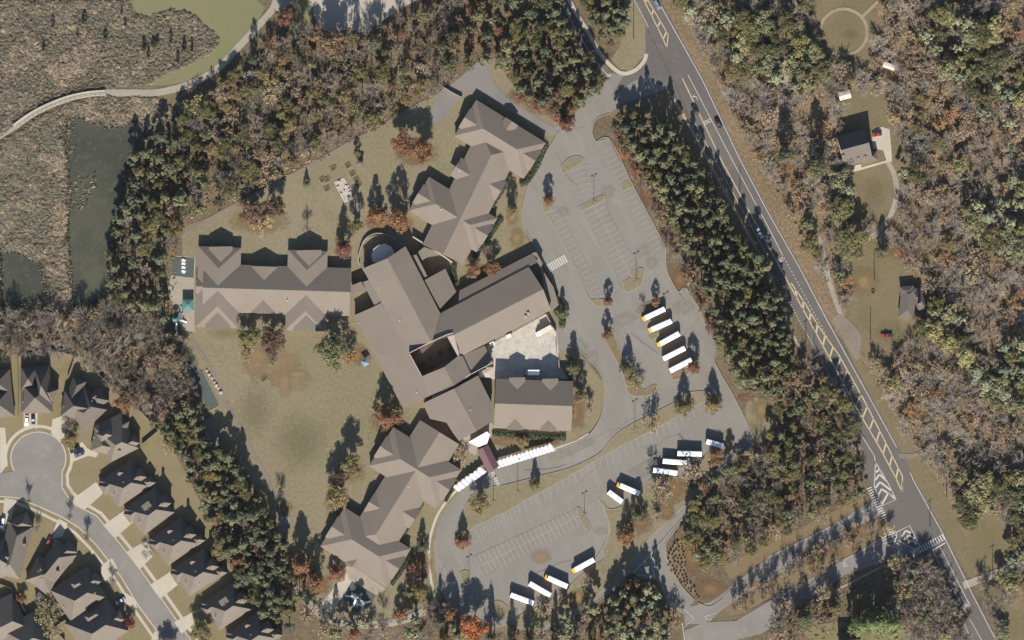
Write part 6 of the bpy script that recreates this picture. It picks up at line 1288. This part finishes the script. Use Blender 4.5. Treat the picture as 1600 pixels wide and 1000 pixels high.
def clumps(polys, n, seed, name, mats, lab, avoid, weight):
    r = random.Random(seed); V = []; F = []; mi = []; ar = [abs(area2(q)) for q in polys]
    for i, q in enumerate(polys):
        x0, x1, y0, y1 = min(p[0] for p in q), max(p[0] for p in q), min(p[1] for p in q), max(p[1] for p in q); m = int(n * ar[i] / sum(ar)); k = t = 0
        while k < m and t < m * 12:
            t += 1; x, y = r.uniform(max(x0, -5), x1), r.uniform(max(y0, -5), y1)
            if not inside(q, x, y) or any(inside(a, x, y) for a in avoid): continue
            g = drift(x * 3.2, y * 3.2, 1.0) + .6 * drift(x * 7, y * 7, 2.0)
            if g < .35 and r.random() < .6: continue
            k += 1; s = r.uniform(.5, 1.25) * (1.15 if g > .5 else .85); h = s * r.uniform(.2, .45); q4 = weight(x, y); w = r.choices(range(len(mats)), weights=(q4[0], q4[1] * max(.2, .8 + .6 * g), q4[2] + max(0, -.5 * g), q4[3] + max(0, .4 * drift(x * 2, y * 2, 4.0))))[0]
            for j in range(9):
                d = rdir(r, .55); c = P(x, y, 0) + Vector((d.x * s, d.y * s, .04 + max(0, d.z) * h)); card(V, F, c, d + rdir(r) * .35 + Vector((0, 0, .8)), s * .42 * r.uniform(.6, 1.2), s * .3, r.uniform(0, 6.3)); mi.append(w)
    o = from_lists(name, [tuple(v) for v in V], F, mats, None, mi); tag(o, lab, 'reeds', None, 'stuff')
def drift(x, y, s=0.0): return math.sin(x * .021 + 1.3 * math.sin(y * .017 + s)) + math.sin(y * .026 + 1.1 * math.sin(x * .019 - s))
clumps(marsh, 17000, 21, 'marsh_reeds', MR, 'brown and tan reed clumps covering the marsh', [pond1, pond2], mw)
for i, pd in enumerate((pond1, pond2)):
    ring = offset(smooth_pts(pd, n=2), 3.5); tufts([ring], 1500 - 800 * i, 40 + i, 1.0, .5, 'pond_reeds', MR, 'tan reed clumps ragged along the rim of the pond', 'reeds', [offset(pd, -4.5)])
tufts([[(118, 280), (150, 260), (156, 290), (130, 330), (112, 330)], [(104, 182), (120, 182), (118, 240), (100, 240)]], 120, 44, 1.2, .4, 'pond_reeds', MR, 'small reed clumps standing in the long pond', 'reeds')
GB = [lf('brush_brown', LC(116, 98, 76)), lf('brush_green', LC(92, 96, 66)), lf('brush_tan', LC(140, 118, 90))]
tufts([FP['east'], FP['north'], FP['south'], FP['se']], 12000, 22, 1.0, .4, 'undergrowth', GB, 'low brush and leaf heaps on the woodland floor', 'undergrowth', clear)
for (x, y) in ((83, 42), (121, 55), (132, 34), (196, 39), (190, 20), (240, 70), (246, 66), (267, 66), (278, 96), (288, 78), (165, 60), (68, 78), (232, 88), (300, 80), (225, 76)):
    tree('oval', x, y, RT.uniform(3, 6), RT.uniform(2.5, 4.5), jit(LC(86, 90, 72)), 'small dark bush standing in the marsh', 'dark bushes in the marsh', 'bush', 'bush', .1)
def hedge(pl, w, h, label, col=LC(96, 102, 82), dens=26):
    r = random.Random(int(pl[0][0])); V = []; F = []
    for (x, y, dx, dy) in along(pl, 1.6):
        for k in range(dens):
            s = r.uniform(-w / 2, w / 2); t = r.uniform(-1, 1); e = rdir(r, .5); c = P(x - dy * s + dx * t, y + dx * s + dy * t, h * r.uniform(.35, 1) * (1 - .35 * abs(s) / (w / 2)))
            card(V, F, c, e + Vector((0, 0, .4)), .32 * r.uniform(.6, 1.2), .26, r.uniform(0, 6.3))
    o = from_lists('hedge', [tuple(v) for v in V], F, M['leaf']); o.color = col + (1,); tag(o, label, 'hedge'); return o
hedge([(854, 226), (838, 262), (824, 284), (812, 288)], 8, 1.6, 'clipped hedge round the east corner of the north-east wing, beside the drive'); hedge([(797, 274), (786, 296), (766, 326), (760, 335)], 7, 1.5, 'hedge in the notch of the north-east wing'); hedge([(783, 342), (770, 362), (748, 392), (738, 402)], 8, 1.6, 'hedge round the lower block of the north-east wing'); hedge([(722, 388), (712, 406), (708, 424), (712, 446)], 8, 1.6, 'hedge beside the pavilion link')
hedge([(660, 786), (645, 812), (632, 834)], 5, 1.1, 'thin hedge in the notch of the lower wing'); hedge([(645, 862), (628, 892), (612, 914)], 5, 1.1, 'thin hedge along the lower end of the lower wing'); hedge([(712, 755), (704, 770), (696, 784)], 4, 1.0, 'thin hedge by the left end of the white awning')
hedge([(770, 678), (800, 679), (830, 682), (860, 684), (884, 684)], 9, 1.5, 'hedge in front of the media block'); hedge([(893, 560), (892, 585), (894, 606)], 8, 2.0, 'hedge at the east end of the media block'); hedge([(868, 486), (880, 500), (878, 512)], 9, 1.8, 'shrub bed beside the auditorium entrance', LC(110, 112, 84))
# rows of round shrubs on the pine straw bed
bm = bmesh.new(); bmesh.ops.create_icosphere(bm, subdivisions=2, radius=.5)
for v in bm.verts: v.co *= RT.uniform(.85, 1.15)
sm = bpy.data.meshes.new('shrub'); bm.to_mesh(sm); bm.free(); sm.materials.append(M['leaf'])
bedpoly = [(1046, 862), (1056, 845), (1068, 842), (1070, 870), (1072, 900), (1090, 925), (1094, 936), (1075, 922), (1050, 896), (1042, 880)]
sheet('planting_bed', bedpoly, M['mulch'], zt(B3), **ST)
for (x, y) in scatter(bedpoly, 4.4, 90, 31):
    o = link('shrub', sm); o.location = P(x, y, .45); o.color = jit(LC(104, 84, 68)); k = RT.uniform(.8, 1.15); o.scale = (k, k, k * .9); o.rotation_euler = (0, 0, RT.uniform(0, 6)); tag(o, 'small dark round shrub in the pine straw bed', 'shrub', 'round shrubs in the pine straw bed')

for (x, y, r, lab) in ((660, 570, 5, 'small dark bush in the courtyard, leftmost'), (672, 560, 4, 'small dark bush in the courtyard, beside the leftmost'), (688, 552, 5, 'small dark bush in the middle of the courtyard'), (702, 546, 4, 'small dark bush in the courtyard, rightmost'), (676, 572, 4, 'small pale bush in the courtyard by its lower wall')):
    tree('oval', x, y, r, 2.2, jit(LC(96, 98, 80)), lab, None, 'bush', 'bush', .1)

# ------------------------------------------------------------ air: the camera is 2.5 km up
bm = bmesh.new(); add_box(bm, 0, 0, -2.0, ALT + 60, 3400, 3400)
hz = finish(bm, 'haze', []); tag(hz, 'thin morning haze over the whole scene', 'haze', None, 'stuff')
m = bpy.data.materials.new('haze_air'); m.use_nodes = True; n = m.node_tree.nodes; l = m.node_tree.links; n.remove(n['Principled BSDF'])
v = n.new('ShaderNodeVolumePrincipled'); v.inputs['Color'].default_value = (0.86, 0.92, 1.0, 1); v.inputs['Density'].default_value = HAZE; v.inputs['Anisotropy'].default_value = 0.2
l.new(v.outputs[0], n['Material Output'].inputs['Volume']); hz.data.materials.append(m)
